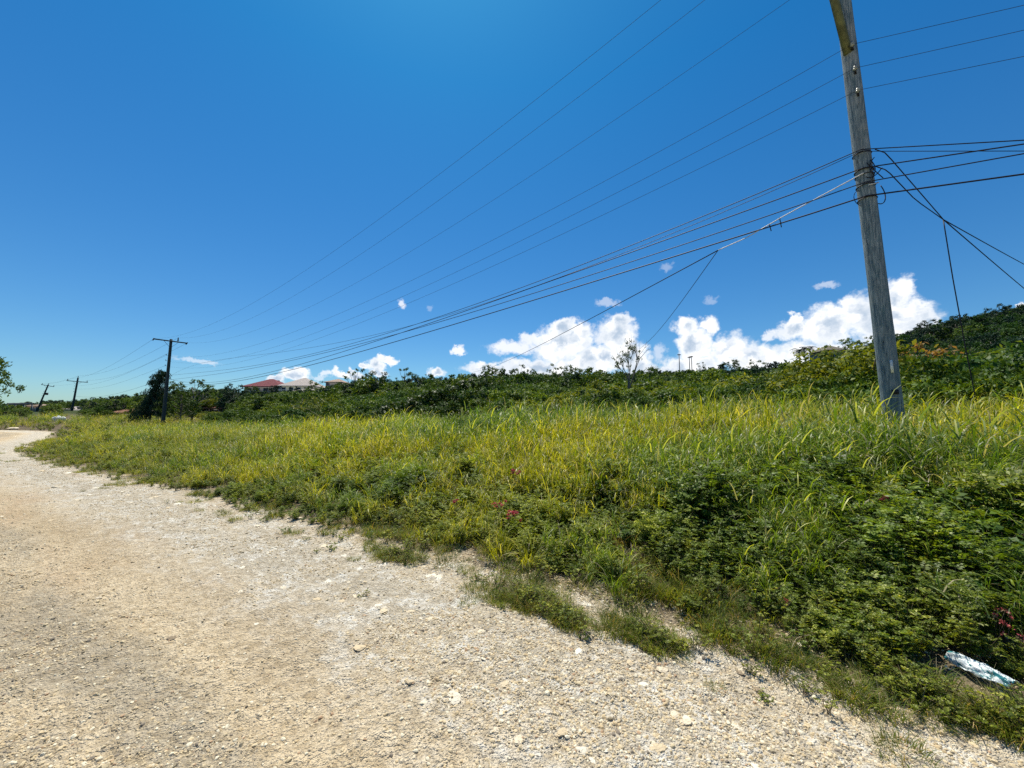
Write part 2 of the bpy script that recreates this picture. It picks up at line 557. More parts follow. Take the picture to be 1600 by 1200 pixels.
def gravel_nodes(t):
    """pale crushed limestone; returns colour, bump normal"""
    P = t.pos()
    s = t.attr('s')
    mp = t.new('ShaderNodeMapping')
    mp.inputs['Rotation'].default_value = (0, 0, R(37))
    t.put(mp.inputs['Vector'], P)
    str_ = t.v('MULTIPLY', mp.outputs[0], (0.35, 1.0, 1.0))    # stretched along the road
    n1 = t.noise(str_, 0.9, 4, 0.55)
    n2 = t.noise(t.v('ADD', str_, (40, 3, 0)), 0.55, 4, 0.6)
    n3 = t.noise(t.v('ADD', str_, (11, 30, 0)), 1.7, 5, 0.65)
    n4 = t.noise(P, 14, 4, 0.65)
    sw = t.m('ADD', s, t.m('MULTIPLY', t.m('SUBTRACT', n2, 0.5), 1.3))
    col = t.mix(t.ramp(n1, 0.35, 0.65), (0.60, 0.465, 0.285), (0.75, 0.61, 0.405))
    col = t.mix(t.m('MULTIPLY', t.ramp(n2, 0.50, 0.68), 0.5), col, (0.66, 0.455, 0.275))
    # loose grey gravel between and beyond the wheel tracks
    def band(a0, a1, b0, b1):
        return t.m('MULTIPLY', t.ramp(sw, a0, a1), t.ramp(sw, b1, b0))
    loose = t.m('MAXIMUM', band(-3.5, -3.0, -2.35, -1.95), band(-1.25, -0.85, -0.4, 0.0))
    loose = t.m('MAXIMUM', loose, band(-10.5, -9.5, -7.6, -7.0))
    loose = t.m('MULTIPLY', loose, t.ramp(n3, 0.30, 0.58))
    col = t.mix(t.m('MULTIPLY', loose, 0.75), col, (0.43, 0.37, 0.27))
    # chalky white blotches near the verge
    wv = t.m('MULTIPLY', t.ramp(s, -2.0, -0.9), t.ramp(s, 0.8, 0.0))
    wn = t.ramp(t.noise(t.v('MULTIPLY', mp.outputs[0], (0.7, 1.3, 1)), 3.1, 6, 0.72), 0.47, 0.58)
    vch = t.voro(t.v('ADD', P, t.v('SCALE', t.noise(P, 7, 3, col=True), scale=0.12)), 11, 'SMOOTH_F1', smooth=0.3).outputs['Distance']
    wn = t.m('MULTIPLY', wn, t.m('ADD', 0.45, t.m('MULTIPLY', t.ramp(vch, 0.62, 0.36), 0.55)))
    col = t.mix(t.m('MULTIPLY', wv, 0.6), col, (0.70, 0.63, 0.50))
    col = t.mix(t.m('MULTIPLY', t.m('MULTIPLY', wv, wn), 0.85), col, (0.84, 0.80, 0.70))
    col = t.mix(t.ramp(n4, 0.62, 0.35), col, t.mix(1.0, col, (0.70, 0.67, 0.62), 'MULTIPLY'))
    # pebbles
    v1 = t.voro(t.v('ADD', P, t.v('SCALE', t.noise(P, 30, 2, col=True), scale=0.02)), 52)
    v2 = t.voro(P, 120)
    hs = t.new('ShaderNodeSeparateColor'); t.put(hs.inputs[0], v1.outputs['Color'])
    hs2 = t.new('ShaderNodeSeparateColor'); t.put(hs2.inputs[0], v2.outputs['Color'])
    peb = t.m('MULTIPLY', t.ramp(hs.outputs[0], 0.70, 0.74), t.ramp(v1.outputs['Distance'], 0.42, 0.30))
    pebc = t.mix(hs.outputs[1], (0.20, 0.17, 0.13), (0.50, 0.42, 0.30))
    col = t.mix(t.m('MULTIPLY', peb, 0.8), col, pebc)
    peb2 = t.m('MULTIPLY', t.ramp(hs2.outputs[0], 0.72, 0.76), t.ramp(v2.outputs['Distance'], 0.45, 0.3))
    col = t.mix(t.m('MULTIPLY', peb2, 0.65), col, t.mix(hs2.outputs[1], (0.16, 0.145, 0.13), (0.40, 0.35, 0.28)))
    hgt = t.m('ADD', t.m('MULTIPLY', t.m('SUBTRACT', 1.0, v1.outputs['Distance']), 0.55), t.m('MULTIPLY', t.m('SUBTRACT', 1.0, v2.outputs['Distance']), 0.25))
    hgt = t.m('ADD', hgt, t.m('MULTIPLY', n4, 0.9))
    hgt = t.m('ADD', hgt, t.m('MULTIPLY', t.noise(P, 60, 3, 0.7), 0.6))
    return P, s, col, hgt


m_, t = mat('road_gravel')
P, s_, col, hgt = gravel_nodes(t)
t.out(t.principled(col, 0.92, t.bump(hgt, 0.036, 1.0), spec=0.15))
M_ROAD = m_

m_, t = mat('bank_soil')
P, s_, col, hgt = gravel_nodes(t)
nz = t.noise(P, 1.6, 5, 0.6)
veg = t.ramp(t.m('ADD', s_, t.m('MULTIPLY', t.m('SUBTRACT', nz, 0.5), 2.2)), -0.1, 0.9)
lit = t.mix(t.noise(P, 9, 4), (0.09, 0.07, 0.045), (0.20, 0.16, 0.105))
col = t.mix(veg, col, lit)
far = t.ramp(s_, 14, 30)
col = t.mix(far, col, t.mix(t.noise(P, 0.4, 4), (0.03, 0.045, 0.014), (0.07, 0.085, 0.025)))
t.out(t.principled(col, 0.95, t.bump(hgt, 0.03), spec=0.1))
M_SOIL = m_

# weathered pole wood
m_, t = mat('weathered_pole_wood')
o_ = t.obj()
gr = t.noise(t.v('MULTIPLY', o_, (1, 1, 0.07)), 42, 6, 0.65, 0.4)
gr2 = t.noise(t.v('MULTIPLY', o_, (1, 1, 0.28)), 11, 5, 0.7, 1.8)
col = t.mix(t.ramp(gr, 0.35, 0.68), (0.07, 0.11, 0.135), (0.28, 0.33, 0.345))
col = t.mix(t.m('MULTIPLY', t.ramp(gr2, 0.5, 0.62), 0.6), col, (0.09, 0.16, 0.185))
col = t.mix(t.m('MULTIPLY', t.ramp(t.noise(o_, 2.4, 4), 0.5, 0.68), 0.35), col, (0.30, 0.31, 0.30))
vk = t.ramp(t.noise(t.v('MULTIPLY', o_, (1, 1, 0.035)), 70, 2, 0.5), 0.68, 0.72)
col = t.mix(t.m('MULTIPLY', vk, 0.8), col, (0.02, 0.022, 0.02))
t.out(t.principled(col, 0.85, t.bump(t.m('ADD', gr, t.m('MULTIPLY', vk, -0.6)), 0.012), spec=0.2))
M_POLE = m_
M_POLE_D = plain('dark_creosote_pole', (0.022, 0.04, 0.045), 0.8, var=0.3)
M_YELLOW = plain('yellowed_brace_wood', (0.13, 0.14, 0.06), 0.8, var=0.3)
M_CABLE = plain('black_cable_sheath', (0.012, 0.012, 0.022), 0.6)
M_WIRE = plain('aluminium_wire', (0.03, 0.033, 0.04), 0.9, spec=.1)
M_SILVER = plain('bright_stranded_wire', (0.5, 0.5, 0.48), 0.5, spec=.5)
M_INSUL = plain('grey_porcelain', (0.24, 0.27, 0.25), 0.3, spec=0.6)
M_IRON = plain('dark_iron', (0.03, 0.03, 0.035), 0.6, metal=0.4)
M_TAG = plain('white_tag', (0.72, 0.72, 0.68), 0.6)
M_ROCK = plain('chalk_rock', (0.62, 0.52, 0.37), 0.9, var=0.2, scale=3)
M_ROCKD = plain('grey_rock', (0.26, 0.20, 0.13), 0.9, var=0.3, scale=3)


# ------------------------------------------------------------------ ground and road
def build_ground():
    rr = np.concatenate([[0.0], np.geomspace(0.35, 60, 400), np.geomspace(62, 6000, 90)])
    # finer spokes towards the view, coarser behind
    a_f = np.linspace(R(-68), R(68), 380)
    a_b = np.linspace(R(68), R(360 - 68), 60)[1:-1]
    aa = np.concatenate([a_f, a_b])
    n = len(aa)
    X = rr[1:, None] * np.sin(aa)[None]; Y = rr[1:, None] * np.cos(aa)[None]
    x = X.ravel(); y = Y.ravel()
    s = edge_s(x, y)
    z = terrain(x, y, s)
    V = np.stack([x, y, z], 1)
    V = np.vstack([[0, 0, h1(0, 0)], V])
    s = np.concatenate([[edge_s(np.array([0.]), np.array([0.]))[0]], s])
    nr = len(rr) - 1
    i, j = np.meshgrid(np.arange(nr - 1), np.arange(n), indexing='ij')
    a = 1 + i * n + j; b = 1 + i * n + (j + 1) % n
    c = 1 + (i + 1) * n + (j + 1) % n; d = 1 + (i + 1) * n + j
    Fq = np.stack([a, d, c, b], -1).reshape(-1, 4)
    jj = np.arange(0, n - 1, 2)
    Fc = np.stack([np.zeros_like(jj), 1 + jj, 1 + (jj + 1) % n, 1 + (jj + 2) % n], 1)
    Fq = np.vstack([Fq, Fc])
    return V, Fq, s


V, Fq, S = build_ground()
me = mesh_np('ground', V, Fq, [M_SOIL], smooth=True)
at_ = me.attributes.new('s', 'FLOAT', 'POINT'); at_.data.foreach_set('value', S.astype(np.float32))
props(link('ground', me), kind='structure')
# the road: its own sheet 4 mm above the ground, from the verge to 13 m across
fs = S[Fq]
keep = (fs.max(1) < 0.35) & (fs.min(1) > -13) & (np.hypot(V[Fq][:, :, 0], V[Fq][:, :, 1]).max(1) < 260)
Fr = Fq[keep]
used = np.unique(Fr)
remap = -np.ones(len(V), int); remap[used] = np.arange(len(used))
Vr = V[used].copy(); Vr[:, 2] += 0.004
me = mesh_np('road', Vr, remap[Fr], [M_ROAD], smooth=True)
at_ = me.attributes.new('s', 'FLOAT', 'POINT'); at_.data.foreach_set('value', S[used].astype(np.float32))
props(link('road', me), kind='structure')


# ------------------------------------------------------------------ scatter of uncountable things
def proto_collection(name, meshes, kind_name):
    c = bpy.data.collections.new(name)
    for i, m2 in enumerate(meshes):
        o = bpy.data.objects.new(f"{kind_name}_{i:02d}", m2)
        c.objects.link(o)
    return c


def scatter(name, pts, rot, scl, idx, coll, tint=None, **kw):
    n = len(pts)
    me = bpy.data.meshes.new(name)
    me.vertices.add(n)
    me.vertices.foreach_set('co', np.asarray(pts, np.float32).ravel())
    a = me.attributes.new('rot', 'FLOAT_VECTOR', 'POINT'); a.data.foreach_set('vector', np.asarray(rot, np.float32).ravel())
    scl = np.asarray(scl, np.float32)
    if scl.ndim == 1:
        scl = np.repeat(scl[:, None], 3, 1)
    a = me.attributes.new('scl', 'FLOAT_VECTOR', 'POINT'); a.data.foreach_set('vector', scl.ravel())
    a = me.attributes.new('pick', 'INT', 'POINT'); a.data.foreach_set('value', np.asarray(idx, np.int32))
    a = me.attributes.new('tint', 'FLOAT', 'POINT')
    a.data.foreach_set('value', np.asarray(tint if tint is not None else np.zeros(n), np.float32))
    o = link(name, me)
    props(o, kw.get('label'), kw.get('cat'), kw.get('group'), 'stuff')
    ng = bpy.data.node_groups.new(name + '_nodes', 'GeometryNodeTree')
    ng.interface.new_socket('Geometry', in_out='INPUT', socket_type='NodeSocketGeometry')
    ng.interface.new_socket('Geometry', in_out='OUTPUT', socket_type='NodeSocketGeometry')
    N = ng.nodes
    gi = N.new('NodeGroupInput'); go = N.new('NodeGroupOutput')
    ci = N.new('GeometryNodeCollectionInfo')
    ci.inputs['Collection'].default_value = coll
    ci.inputs['Separate Children'].default_value = True
    ci.inputs['Reset Children'].default_value = True
    ip = N.new('GeometryNodeInstanceOnPoints')
    ip.inputs['Pick Instance'].default_value = True

    def na(nm, typ):
        q = N.new('GeometryNodeInputNamedAttribute'); q.data_type = typ
        q.inputs['Name'].default_value = nm
        return q.outputs['Attribute']
    e2r = N.new('FunctionNodeEulerToRotation')
    L = ng.links.new
    L(gi.outputs[0], ip.inputs['Points'])
    L(ci.outputs[0], ip.inputs['Instance'])
    L(na('pick', 'INT'), ip.inputs['Instance Index'])
    L(na('rot', 'FLOAT_VECTOR'), e2r.inputs[0]); L(e2r.outputs[0], ip.inputs['Rotation'])
    L(na('scl', 'FLOAT_VECTOR'), ip.inputs['Scale'])
    L(ip.outputs[0], go.inputs[0])
    md = o.modifiers.new('scatter', 'NODES'); md.node_group = ng
    return o


def sector_points(n, rmin, rmax, half=66, power=1.0, g=rng):
    """points in front of the camera; power 0 = uniform per log distance, 2 = uniform per area"""
    u = g.random(n)
    if power == 0:
        r = rmin * (rmax / rmin) ** u
    else:
        r = (rmin ** power + u * (rmax ** power - rmin ** power)) ** (1 / power)
    a = R(half) * (2 * g.random(n) - 1)
    return r * np.sin(a), r * np.cos(a)


# --- gravel stones
def rock_mesh(name, seed, m_, flat=0.6, rough=0.35, sub=2):
    import bmesh
    bm = bmesh.new()
    bmesh.ops.create_icosphere(bm, subdivisions=sub, radius=1)
    g = np.random.default_rng(seed)
    pl = [(unit(g.normal(size=3)), g.uniform(0.55, 0.9)) for _ in range(9)]
    for v in bm.verts:
        c = np.array(v.co)
        for nrm, d in pl:
            q = c @ nrm
            if q > d:
                c = c - nrm * (q - d) * 0.9
        c = c * (1 + rough * 0.25 * (g.random() - 0.5))
        c[2] *= flat
        v.co = c
    me = bpy.data.meshes.new(name)
    bm.to_mesh(me); bm.free()
    me.materials.append(m_)
    return me


m_, t = mat('gravel_stones')
orn = t.new('ShaderNodeObjectInfo').outputs['Random']
cr = t.new('ShaderNodeValToRGB')
cr.color_ramp.interpolation = 'CONSTANT'
els = cr.color_ramp.elements
stops = [(0.0, (0.64, 0.52, 0.33)), (0.34, (0.76, 0.68, 0.50)), (0.52, (0.54, 0.42, 0.25)), (0.66, (0.36, 0.30, 0.20)), (0.76, (0.60, 0.49, 0.31)), (0.90, (0.25, 0.21, 0.16)), (0.96, (0.46, 0.31, 0.19))]
els[0].position = 0; els[0].color = stops[0][1] + (1,)
els[1].position = stops[1][0]; els[1].color = stops[1][1] + (1,)
for p_, c_ in stops[2:]:
    e = els.new(p_); e.color = c_ + (1,)
t.put(cr.inputs[0], orn)
n_ = t.noise(t.obj(), 3, 3)
t.out(t.principled(t.mix(1.0, cr.outputs[0], t.mix(n_, (0.8, 0.8, 0.8), (1.15, 1.13, 1.1)), 'MULTIPLY'), 0.9, spec=0.15))
M_STONE = m_
stones = proto_collection('stone_shapes', [rock_mesh(f'stone_{i}', 50 + i, M_STONE, 0.45 + 0.1 * i, 0.5, 2) for i in range(5)], 'stone')
g = np.random.default_rng(11)
x, y = sector_points(330000, 1.0, 26, 64, 0.45, g)
s = edge_s(x, y)
pat = fbm2(x * 0.8 + y * 0.5, y - 0.3 * x, 1.3, 4)
sw = s + (pat - .5) * 1.1
zone = np.interp(sw, [-10, -7.2, -6.0, -3.6, -3.0, -2.2, -1.9, -1.3, -1.0, -0.4, 0.2, 1.2], [.8, .4, .3, .5, 1, 1, .16, .12, .6, 1.0, .8, .3])
kp = (s < 1.2) & (s > -13) & (g.random(len(x)) < zone * np.clip((pat - 0.30) * 4.5, 0.25, 1))
x, y, s = x[kp], y[kp], s[kp]
z = terrain(x, y, s) + 0.004
d = np.hypot(x, y)
sc_ = np.exp(g.normal(math.log(0.0056), 0.40, len(x))) * (1 + d * 0.05)
sc_ = np.minimum(sc_, 0.017)
rot = np.stack([g.normal(0, .3, len(x)), g.normal(0, .3, len(x)), g.random(len(x)) * 6.28], 1)
scatter('gravel', np.stack([x, y, z], 1), rot, np.stack([sc_, sc_ * g.uniform(.7, 1, len(x)), sc_], 1), g.integers(0, 5, len(x)), stones,
        label='loose pale gravel and pebbles strewn over the dirt road', cat='gravel')
# larger embedded chalk lumps along the verge and in the road
x, y = sector_points(4200, 1.4, 20, 62, 0.5, g)
s = edge_s(x, y)
wgt = np.exp(-((s + 0.5) / 0.7) ** 2) * 0.85 + 0.02
kp = (s < 0.8) & (s > -10) & (g.random(len(x)) < wgt)
x, y, s = x[kp], y[kp], s[kp]
sc_ = np.exp(g.normal(math.log(0.017), 0.5, len(x))) * (1 + np.hypot(x, y) * 0.04)
sc_ = np.minimum(sc_, 0.034 + .004 * np.hypot(x, y))
rot = np.stack([g.normal(0, .12, len(x)), g.normal(0, .12, len(x)), g.random(len(x)) * 6.28], 1)
m_, t = mat('chalk_lumps')
orn = t.new('ShaderNodeObjectInfo').outputs['Random']
n_ = t.noise(t.obj(), 2.5, 5, 0.7)
c_ = t.mix(orn, (0.62, 0.50, 0.33), (0.82, 0.77, 0.65))
t.out(t.principled(t.mix(1.0, c_, t.mix(n_, (0.82, 0.80, 0.76), (1.12, 1.12, 1.1)), 'MULTIPLY'), 0.95, t.bump(n_, 0.01), spec=0.1))
lumps = proto_collection('lump_shapes', [rock_mesh(f'lump_{i}', 80 + i, m_, 0.30, 1.0, 3) for i in range(4)], 'lump')
scatter('chalk_rubble', np.stack([x, y, terrain(x, y, s) - sc_ * .04], 1), rot, np.stack([sc_ * 1.2, sc_ * g.uniform(.7, 1, len(x)), sc_], 1), g.integers(0, 4, len(x)), lumps,
        label='chalky pale rubble half buried along the road verge', cat='rubble')


# --- grass clumps
def clump(name, seed, n, rad, H, lean, arch, W, m_, seg=5, vary=0.3):
    g = np.random.default_rng(seed)
    rr = rad * np.sqrt(g.random(n)); aa = g.random(n) * 6.283
    base = np.stack([rr * np.cos(aa), rr * np.sin(aa), np.full(n, -0.03)], 1)
    az_ = aa + g.normal(0, 0.9, n)
    Hh = H * np.clip(g.normal(1, vary, n), .3, 1.5)
    Vb, Fb = blades(base, az_, Hh, np.abs(g.normal(lean, 0.12, n)), np.abs(g.normal(arch, 0.45, n)), W * g.uniform(.6, 1.2, n), g, seg)
    return mesh_np(name, Vb, Fb, [m_])


def leafy(name, seed, n, rad, H, L, W, m_, seg=4):
    """grass whose blades leave the stalks at every height and bend over"""
    g = np.random.default_rng(seed)
    ns = 16
    rr = rad * np.sqrt(g.random(ns)); aa = g.random(ns) * 6.283
    root = np.stack([rr * np.cos(aa), rr * np.sin(aa), np.full(ns, -.03)], 1)
    hh = H * g.uniform(.55, 1.1, ns)
    tip = root + np.stack([np.cos(aa) * hh * .28 + g.normal(0, .06, ns), np.sin(aa) * hh * .28 + g.normal(0, .06, ns), hh], 1)
    k = g.integers(0, ns, n); q = g.uniform(.12, 1, n) ** .8
    base = root[k] * (1 - q[:, None]) + tip[k] * q[:, None]
    az_ = g.random(n) * 6.283
    Ln = L * g.uniform(.45, 1.3, n)
    V1, F1 = blades(base, az_, Ln, np.abs(g.normal(.45, .3, n)), np.abs(g.normal(1.9, .6, n)), W * g.uniform(.6, 1.3, n), g, seg)
    V2, F2 = blades(root, aa, hh * 1.05, np.full(ns, .12), np.full(ns, .3), np.full(ns, .006), g, 3)
    V_ = np.vstack([V1, V2]); F_ = np.vstack([F1, F2 + len(V1)])
    return mesh_np(name, V_, F_, [m_])


tall = proto_collection('tall_grass_shapes',
    [leafy('tall_grass_0', 100, 150, .21, .56, .24, .0105, M_GRASS), leafy('tall_grass_1', 101, 150, .22, .44, .22, .010, M_GRASS),
     leafy('tall_grass_2', 102, 110, .20, .68, .27, .0115, M_GRASS), clump('tall_grass_3', 103, 90, .19, .52, .3, 2.3, .0115, M_GRASS, 6, .38),
     leafy('tall_grass_4', 104, 150, .21, .56, .25, .011, M_GRASS_G), leafy('tall_grass_5', 105, 150, .22, .45, .22, .0105, M_GRASS_G),
     leafy('tall_grass_6', 106, 110, .20, .70, .28, .012, M_GRASS_G), clump('tall_grass_7', 107, 90, .19, .55, .3, 2.2, .012, M_GRASS_G, 6, .38)], 'tall_grass')


def in_view(x, y, m=1.5):
    return (y > -0.5) & (np.abs(x) < m * np.maximum(y, 0) + 2.5)


def grass_start(x, y, g_):
    """distance behind the verge at which tall grass begins: close on the right, further back on the left"""
    st = np.interp(x, [-45, -25, -12, -5, -1, 1.5, 4], [2.0, 2.6, 4.0, 2.9, 2.1, 1.9, 1.9])
    return st + (fbm2(x + 3, y, 0.9, 3) - 0.5) * 2.7


g = np.random.default_rng(21)
PX, PY, SCL, TYP = [], [], [], []
for rmin, rmax, n, sc0 in ((2.2, 9, 6500, 1.0), (9, 20, 19000, 1.1), (20, 45, 20000, 1.4), (45, 110, 10000, 2.0)):
    x, y = sector_points(n, rmin, rmax, 64, 2, g)
    s = edge_s(x, y)
    st = grass_start(x, y, g)
    smax = np.interp(x, [-60, -30, -10, 5, 15], [14, 13, 12, 12, 13]) + (fbm2(x, y, 0.25, 3) - .5) * 8
    kp = (s > st) & (s < smax) & (g.random(n) < sstep(-0.1, 0.7, s - st) * 0.9 + 0.05)
    kp &= (fbm2(x + 15, y + 33, 1.3, 3) > .36) | (g.random(n) < .12)
    kp |= (s > .5) & (s < st + .2) & (g.random(n) < np.interp(x, [.5, 1.4], [.11, .035]))
    x, y, s = x[kp], y[kp], s[kp]
    PX.append(x); PY.append(y); SCL.append(np.full(len(x), sc0) * g.uniform(.68, 1.15, len(x)) * (.55 + .95 * fbm2(x + 5, y + 9, .75, 3)) * np.interp(s, [0, 2, 5, 10], [.6, .9, 1.05, 1.12])
                                             * np.interp(x, [-40, -15, -3, 3], [.62, .7, .9, 1.0]))
x = np.concatenate(PX); y = np.concatenate(PY); sc_ = np.concatenate(SCL)
z = terrain(x, y)
nt = fbm2(x, y, 0.35, 4); nt2 = fbm2(x + 50, y, 0.16, 3)
yellow = (nt > 0.42) & (g.random(len(x)) < 0.85)
idx = np.where(yellow, g.integers(0, 4, len(x)), g.integers(4, 8, len(x)))
tint = np.clip((nt2 - 0.5) * 5 + g.normal(0, .25, len(x)) + np.interp(x, [-40, -10, 5], [1.0, .55, .1]), -0.7, 1.0)
rot = np.stack([g.normal(0, .12, len(x)), g.normal(0, .12, len(x)), g.random(len(x)) * 6.28], 1)
scatter('tall_grass', np.stack([x, y, z], 1), rot, sc_, idx, tall, tint,
        label='tall yellow-green grass with arching blades covering the roadside bank', cat='grass')


# --- herbs on the verge
def herb(name, seed, H, spread, nst, nleaf, m_, L=0.028, W=0.011, stem_m=M_STEM, up=0.5):
    """a many-stemmed weed with pinnate sprays of small leaflets"""
    g = np.random.default_rng(seed)
    mb = MB()
    C, D, N = [], [], []
    for k in range(nst):
        a = g.random() * 6.283; r = spread * g.random() ** 0.6
        h = H * g.uniform(.55, 1.0)
        p0 = np.array([g.normal(0, .02), g.normal(0, .02), -0.02])
        tip = np.array([r * math.cos(a), r * math.sin(a), h])
        mid = (p0 + tip) / 2 + np.array([0, 0, h * .12]) + g.normal(0, .02, 3)
        tt = np.linspace(0, 1, 5)[:, None]
        path = (1 - tt) ** 2 * p0 + 2 * tt * (1 - tt) * mid + tt ** 2 * tip
        mb.tube(path, np.linspace(.003, .0012, 5), 3, False, 0)
        nb = max(2, int(nleaf / nst / 14))
        for b in range(nb):
            q = g.uniform(.25, 1.0)
            pb = (1 - q) ** 2 * p0 + 2 * q * (1 - q) * mid + q ** 2 * tip
            da = g.random() * 6.283
            dd = unit(np.array([math.cos(da), math.sin(da), g.uniform(-.1, .7)]))
            Lb = g.uniform(.05, .10) * (H / .45)
            sd = unit(np.cross(dd, [0, 0, 1.0]) + g.normal(0, .15, 3)); nn = unit(np.cross(sd, dd))
            for i in range(7):
                pp = pb + dd * Lb * (i + 1) / 7
                for sg in (-1, 1):
                    C.append(pp); D.append(unit(sd * sg + dd * .35 + g.normal(0, .15, 3))); N.append(unit(nn + g.normal(0, .35, 3)))
    C, D, N = map(np.array, (C, D, N))
    Vl, Fl = leaf_quads(C, D, N, L * g.uniform(.7, 1.25, len(C)), W * g.uniform(.8, 1.3, len(C)))
    mb.add(Vl, Fl, 1)
    return mb.mesh(name, [stem_m, m_])


def broad(name, seed, H, spread, n, m_, L=0.07, W=0.045):
    g = np.random.default_rng(seed)
    mb = MB(); C, D, N = [], [], []
    for k in range(9):
        a = g.random() * 6.283; r = spread * g.random() ** .6
        p0 = np.zeros(3); tip = np.array([r * math.cos(a), r * math.sin(a), H * g.uniform(.6, 1)])
        tt = np.linspace(0, 1, 4)[:, None]
        mb.tube(p0 * (1 - tt) + tip * tt + np.array([0, 0, .1]) * np.sin(tt * 3.1) * H, np.linspace(.004, .0015, 4), 3, False, 0)
        for i in range(n // 9):
            q = g.uniform(.3, 1)
            C.append(tip * q + np.array([0, 0, .1]) * math.sin(q * 3.1) * H)
            a2 = g.random() * 6.283
            D.append(unit(np.array([math.cos(a2), math.sin(a2), g.uniform(-.3, .4)])))
            N.append(unit(np.array([g.normal(0, .4), g.normal(0, .4), 1.0])))
    C, D, N = map(np.array, (C, D, N))
    Vl, Fl = leaf_quads(C, D, N, L * g.uniform(.6, 1.2, len(C)), W * g.uniform(.7, 1.2, len(C)))
    mb.add(Vl, Fl, 1)
    return mb.mesh(name, [M_STEM, m_])


herbs = proto_collection('herb_shapes',
    [herb('herb_0', 200, .42, .24, 15, 1150, M_HERB, .036, .016), herb('herb_1', 201, .52, .24, 15, 1150, M_HERB, .032, .015),
     herb('herb_2', 202, .36, .26, 17, 1150, M_HERB_O, .030, .014), herb('herb_3', 203, .66, .22, 13, 1200, M_HERB, .040, .018),
     herb('herb_4', 204, .50, .22, 13, 1000, M_HERB_O, .034, .015), broad('herb_5', 205, .5, .25, 200, M_BUSH)], 'herb')
low = proto_collection('low_weed_shapes',
    [clump('low_weed_0', 220, 190, .13, .11, .35, 1.5, .004, M_TURF, 4), clump('low_weed_1', 221, 160, .15, .15, .35, 1.6, .0045, M_TURF, 4),
     herb('low_weed_2', 222, .10, .14, 10, 500, M_HERB_O, .014, .007), herb('low_weed_3', 223, .13, .16, 10, 600, M_HERB, .015, .008),
     clump('low_weed_4', 224, 26, .12, .22, .5, 1.3, .003, foliage('straw', (.26, .21, .11), (.36, .30, .17), trans=.3, tint_attr=False), 4),
     herb('low_weed_5', 225, .20, .15, 9, 260, M_HERB_O, .018, .008)], 'low_weed')

BAG = at(1535, 1066, 2.42)
BAGG = np.array([BAG[0], BAG[1]])
PUPX = [(1.2, 3.35)]


def clear_bag(x, y):
    # nothing tall between the plastic sack and the road in front of it
    ux, uy = -BAGG / np.linalg.norm(BAGG)
    dx, dy = x - BAGG[0], y - BAGG[1]
    along = dx * ux + dy * uy; across = np.abs(dx * uy - dy * ux)
    return ~((along > -0.12) & (along < .32) & (across < 0.22))


g = np.random.default_rng(31)
X_, Y_, S_ = [], [], []
for rmin, rmax, n, sc0 in ((1.7, 6, 5200, .92), (6, 14, 9500, 1.0), (14, 30, 14000, 1.15), (30, 96, 15000, 1.8)):
    x, y = sector_points(n, rmin, rmax, 65, 2, g)
    s = edge_s(x, y); st = grass_start(x, y, g)
    gap = fbm2(x + 7, y + 2, 1.1, 3)
    inner = 0.15 + 1.6 * np.clip(gap - 0.47, 0, 1) * 4 * np.interp(x, [-15, -9, -5, -3, 0, 1.2, 2.2], [.6, 1.3, 1.0, .6, 1, .8, .1])
    sc1 = sc0 * np.interp(s - inner, [0, .5, 1.4, 2.6], [.28, .48, .75, .9]) * g.uniform(.6, 1.25, n) * (.6 + .8 * fbm2(x + 61, y + 12, 1.6, 3))
    inner = inner + .42 * sstep(-1.0, -.4, x) * sstep(1.5, 1.1, x)
    kp = (s > inner) & (s < st + 1.4) & clear_bag(x, y)
    kp |= (s > st + 1.4) & (s < st + 9) & (g.random(n) < np.where(fbm2(x + 15, y + 33, 1.3, 3) < .40, .7, .10))
    x, y, sc1 = x[kp], y[kp], sc1[kp]
    X_.append(x); Y_.append(y); S_.append(sc1)
x = np.concatenate(X_); y = np.concatenate(Y_); sc_ = np.concatenate(S_)
sc_ = np.where((np.hypot(x - BAGG[0], y - BAGG[1]) < .8) & (y < BAGG[1] + .05 + .5 * (x - BAGG[0])), sc_ * .42, sc_)
sc_ = sc_ * np.interp(x, [-40, -15, -3, 1, 2.5], [.7, .7, .85, 1.0, 1.05])
nt = fbm2(x + 20, y, 0.8, 3)
idx = np.where(nt > 0.47, g.choice([2, 4, 2, 0], len(x)), g.choice([0, 1, 3, 4], len(x)))
idx = np.where((fbm2(x + 90, y, .9, 3) > .66) & (x > 1.2), 5, idx)
tint = np.clip((fbm2(x, y + 40, .6, 3) - .48) * 3 + g.normal(0, .25, len(x)), -.6, .5)
rot = np.stack([g.normal(0, .15, len(x)), g.normal(0, .15, len(x)), g.random(len(x)) * 6.28], 1)
scatter('verge_weeds', np.stack([x, y, terrain(x, y)], 1), rot, sc_, idx, herbs, tint,
        label='dense small-leaved green weeds between the gravel road and the tall grass', cat='weeds')

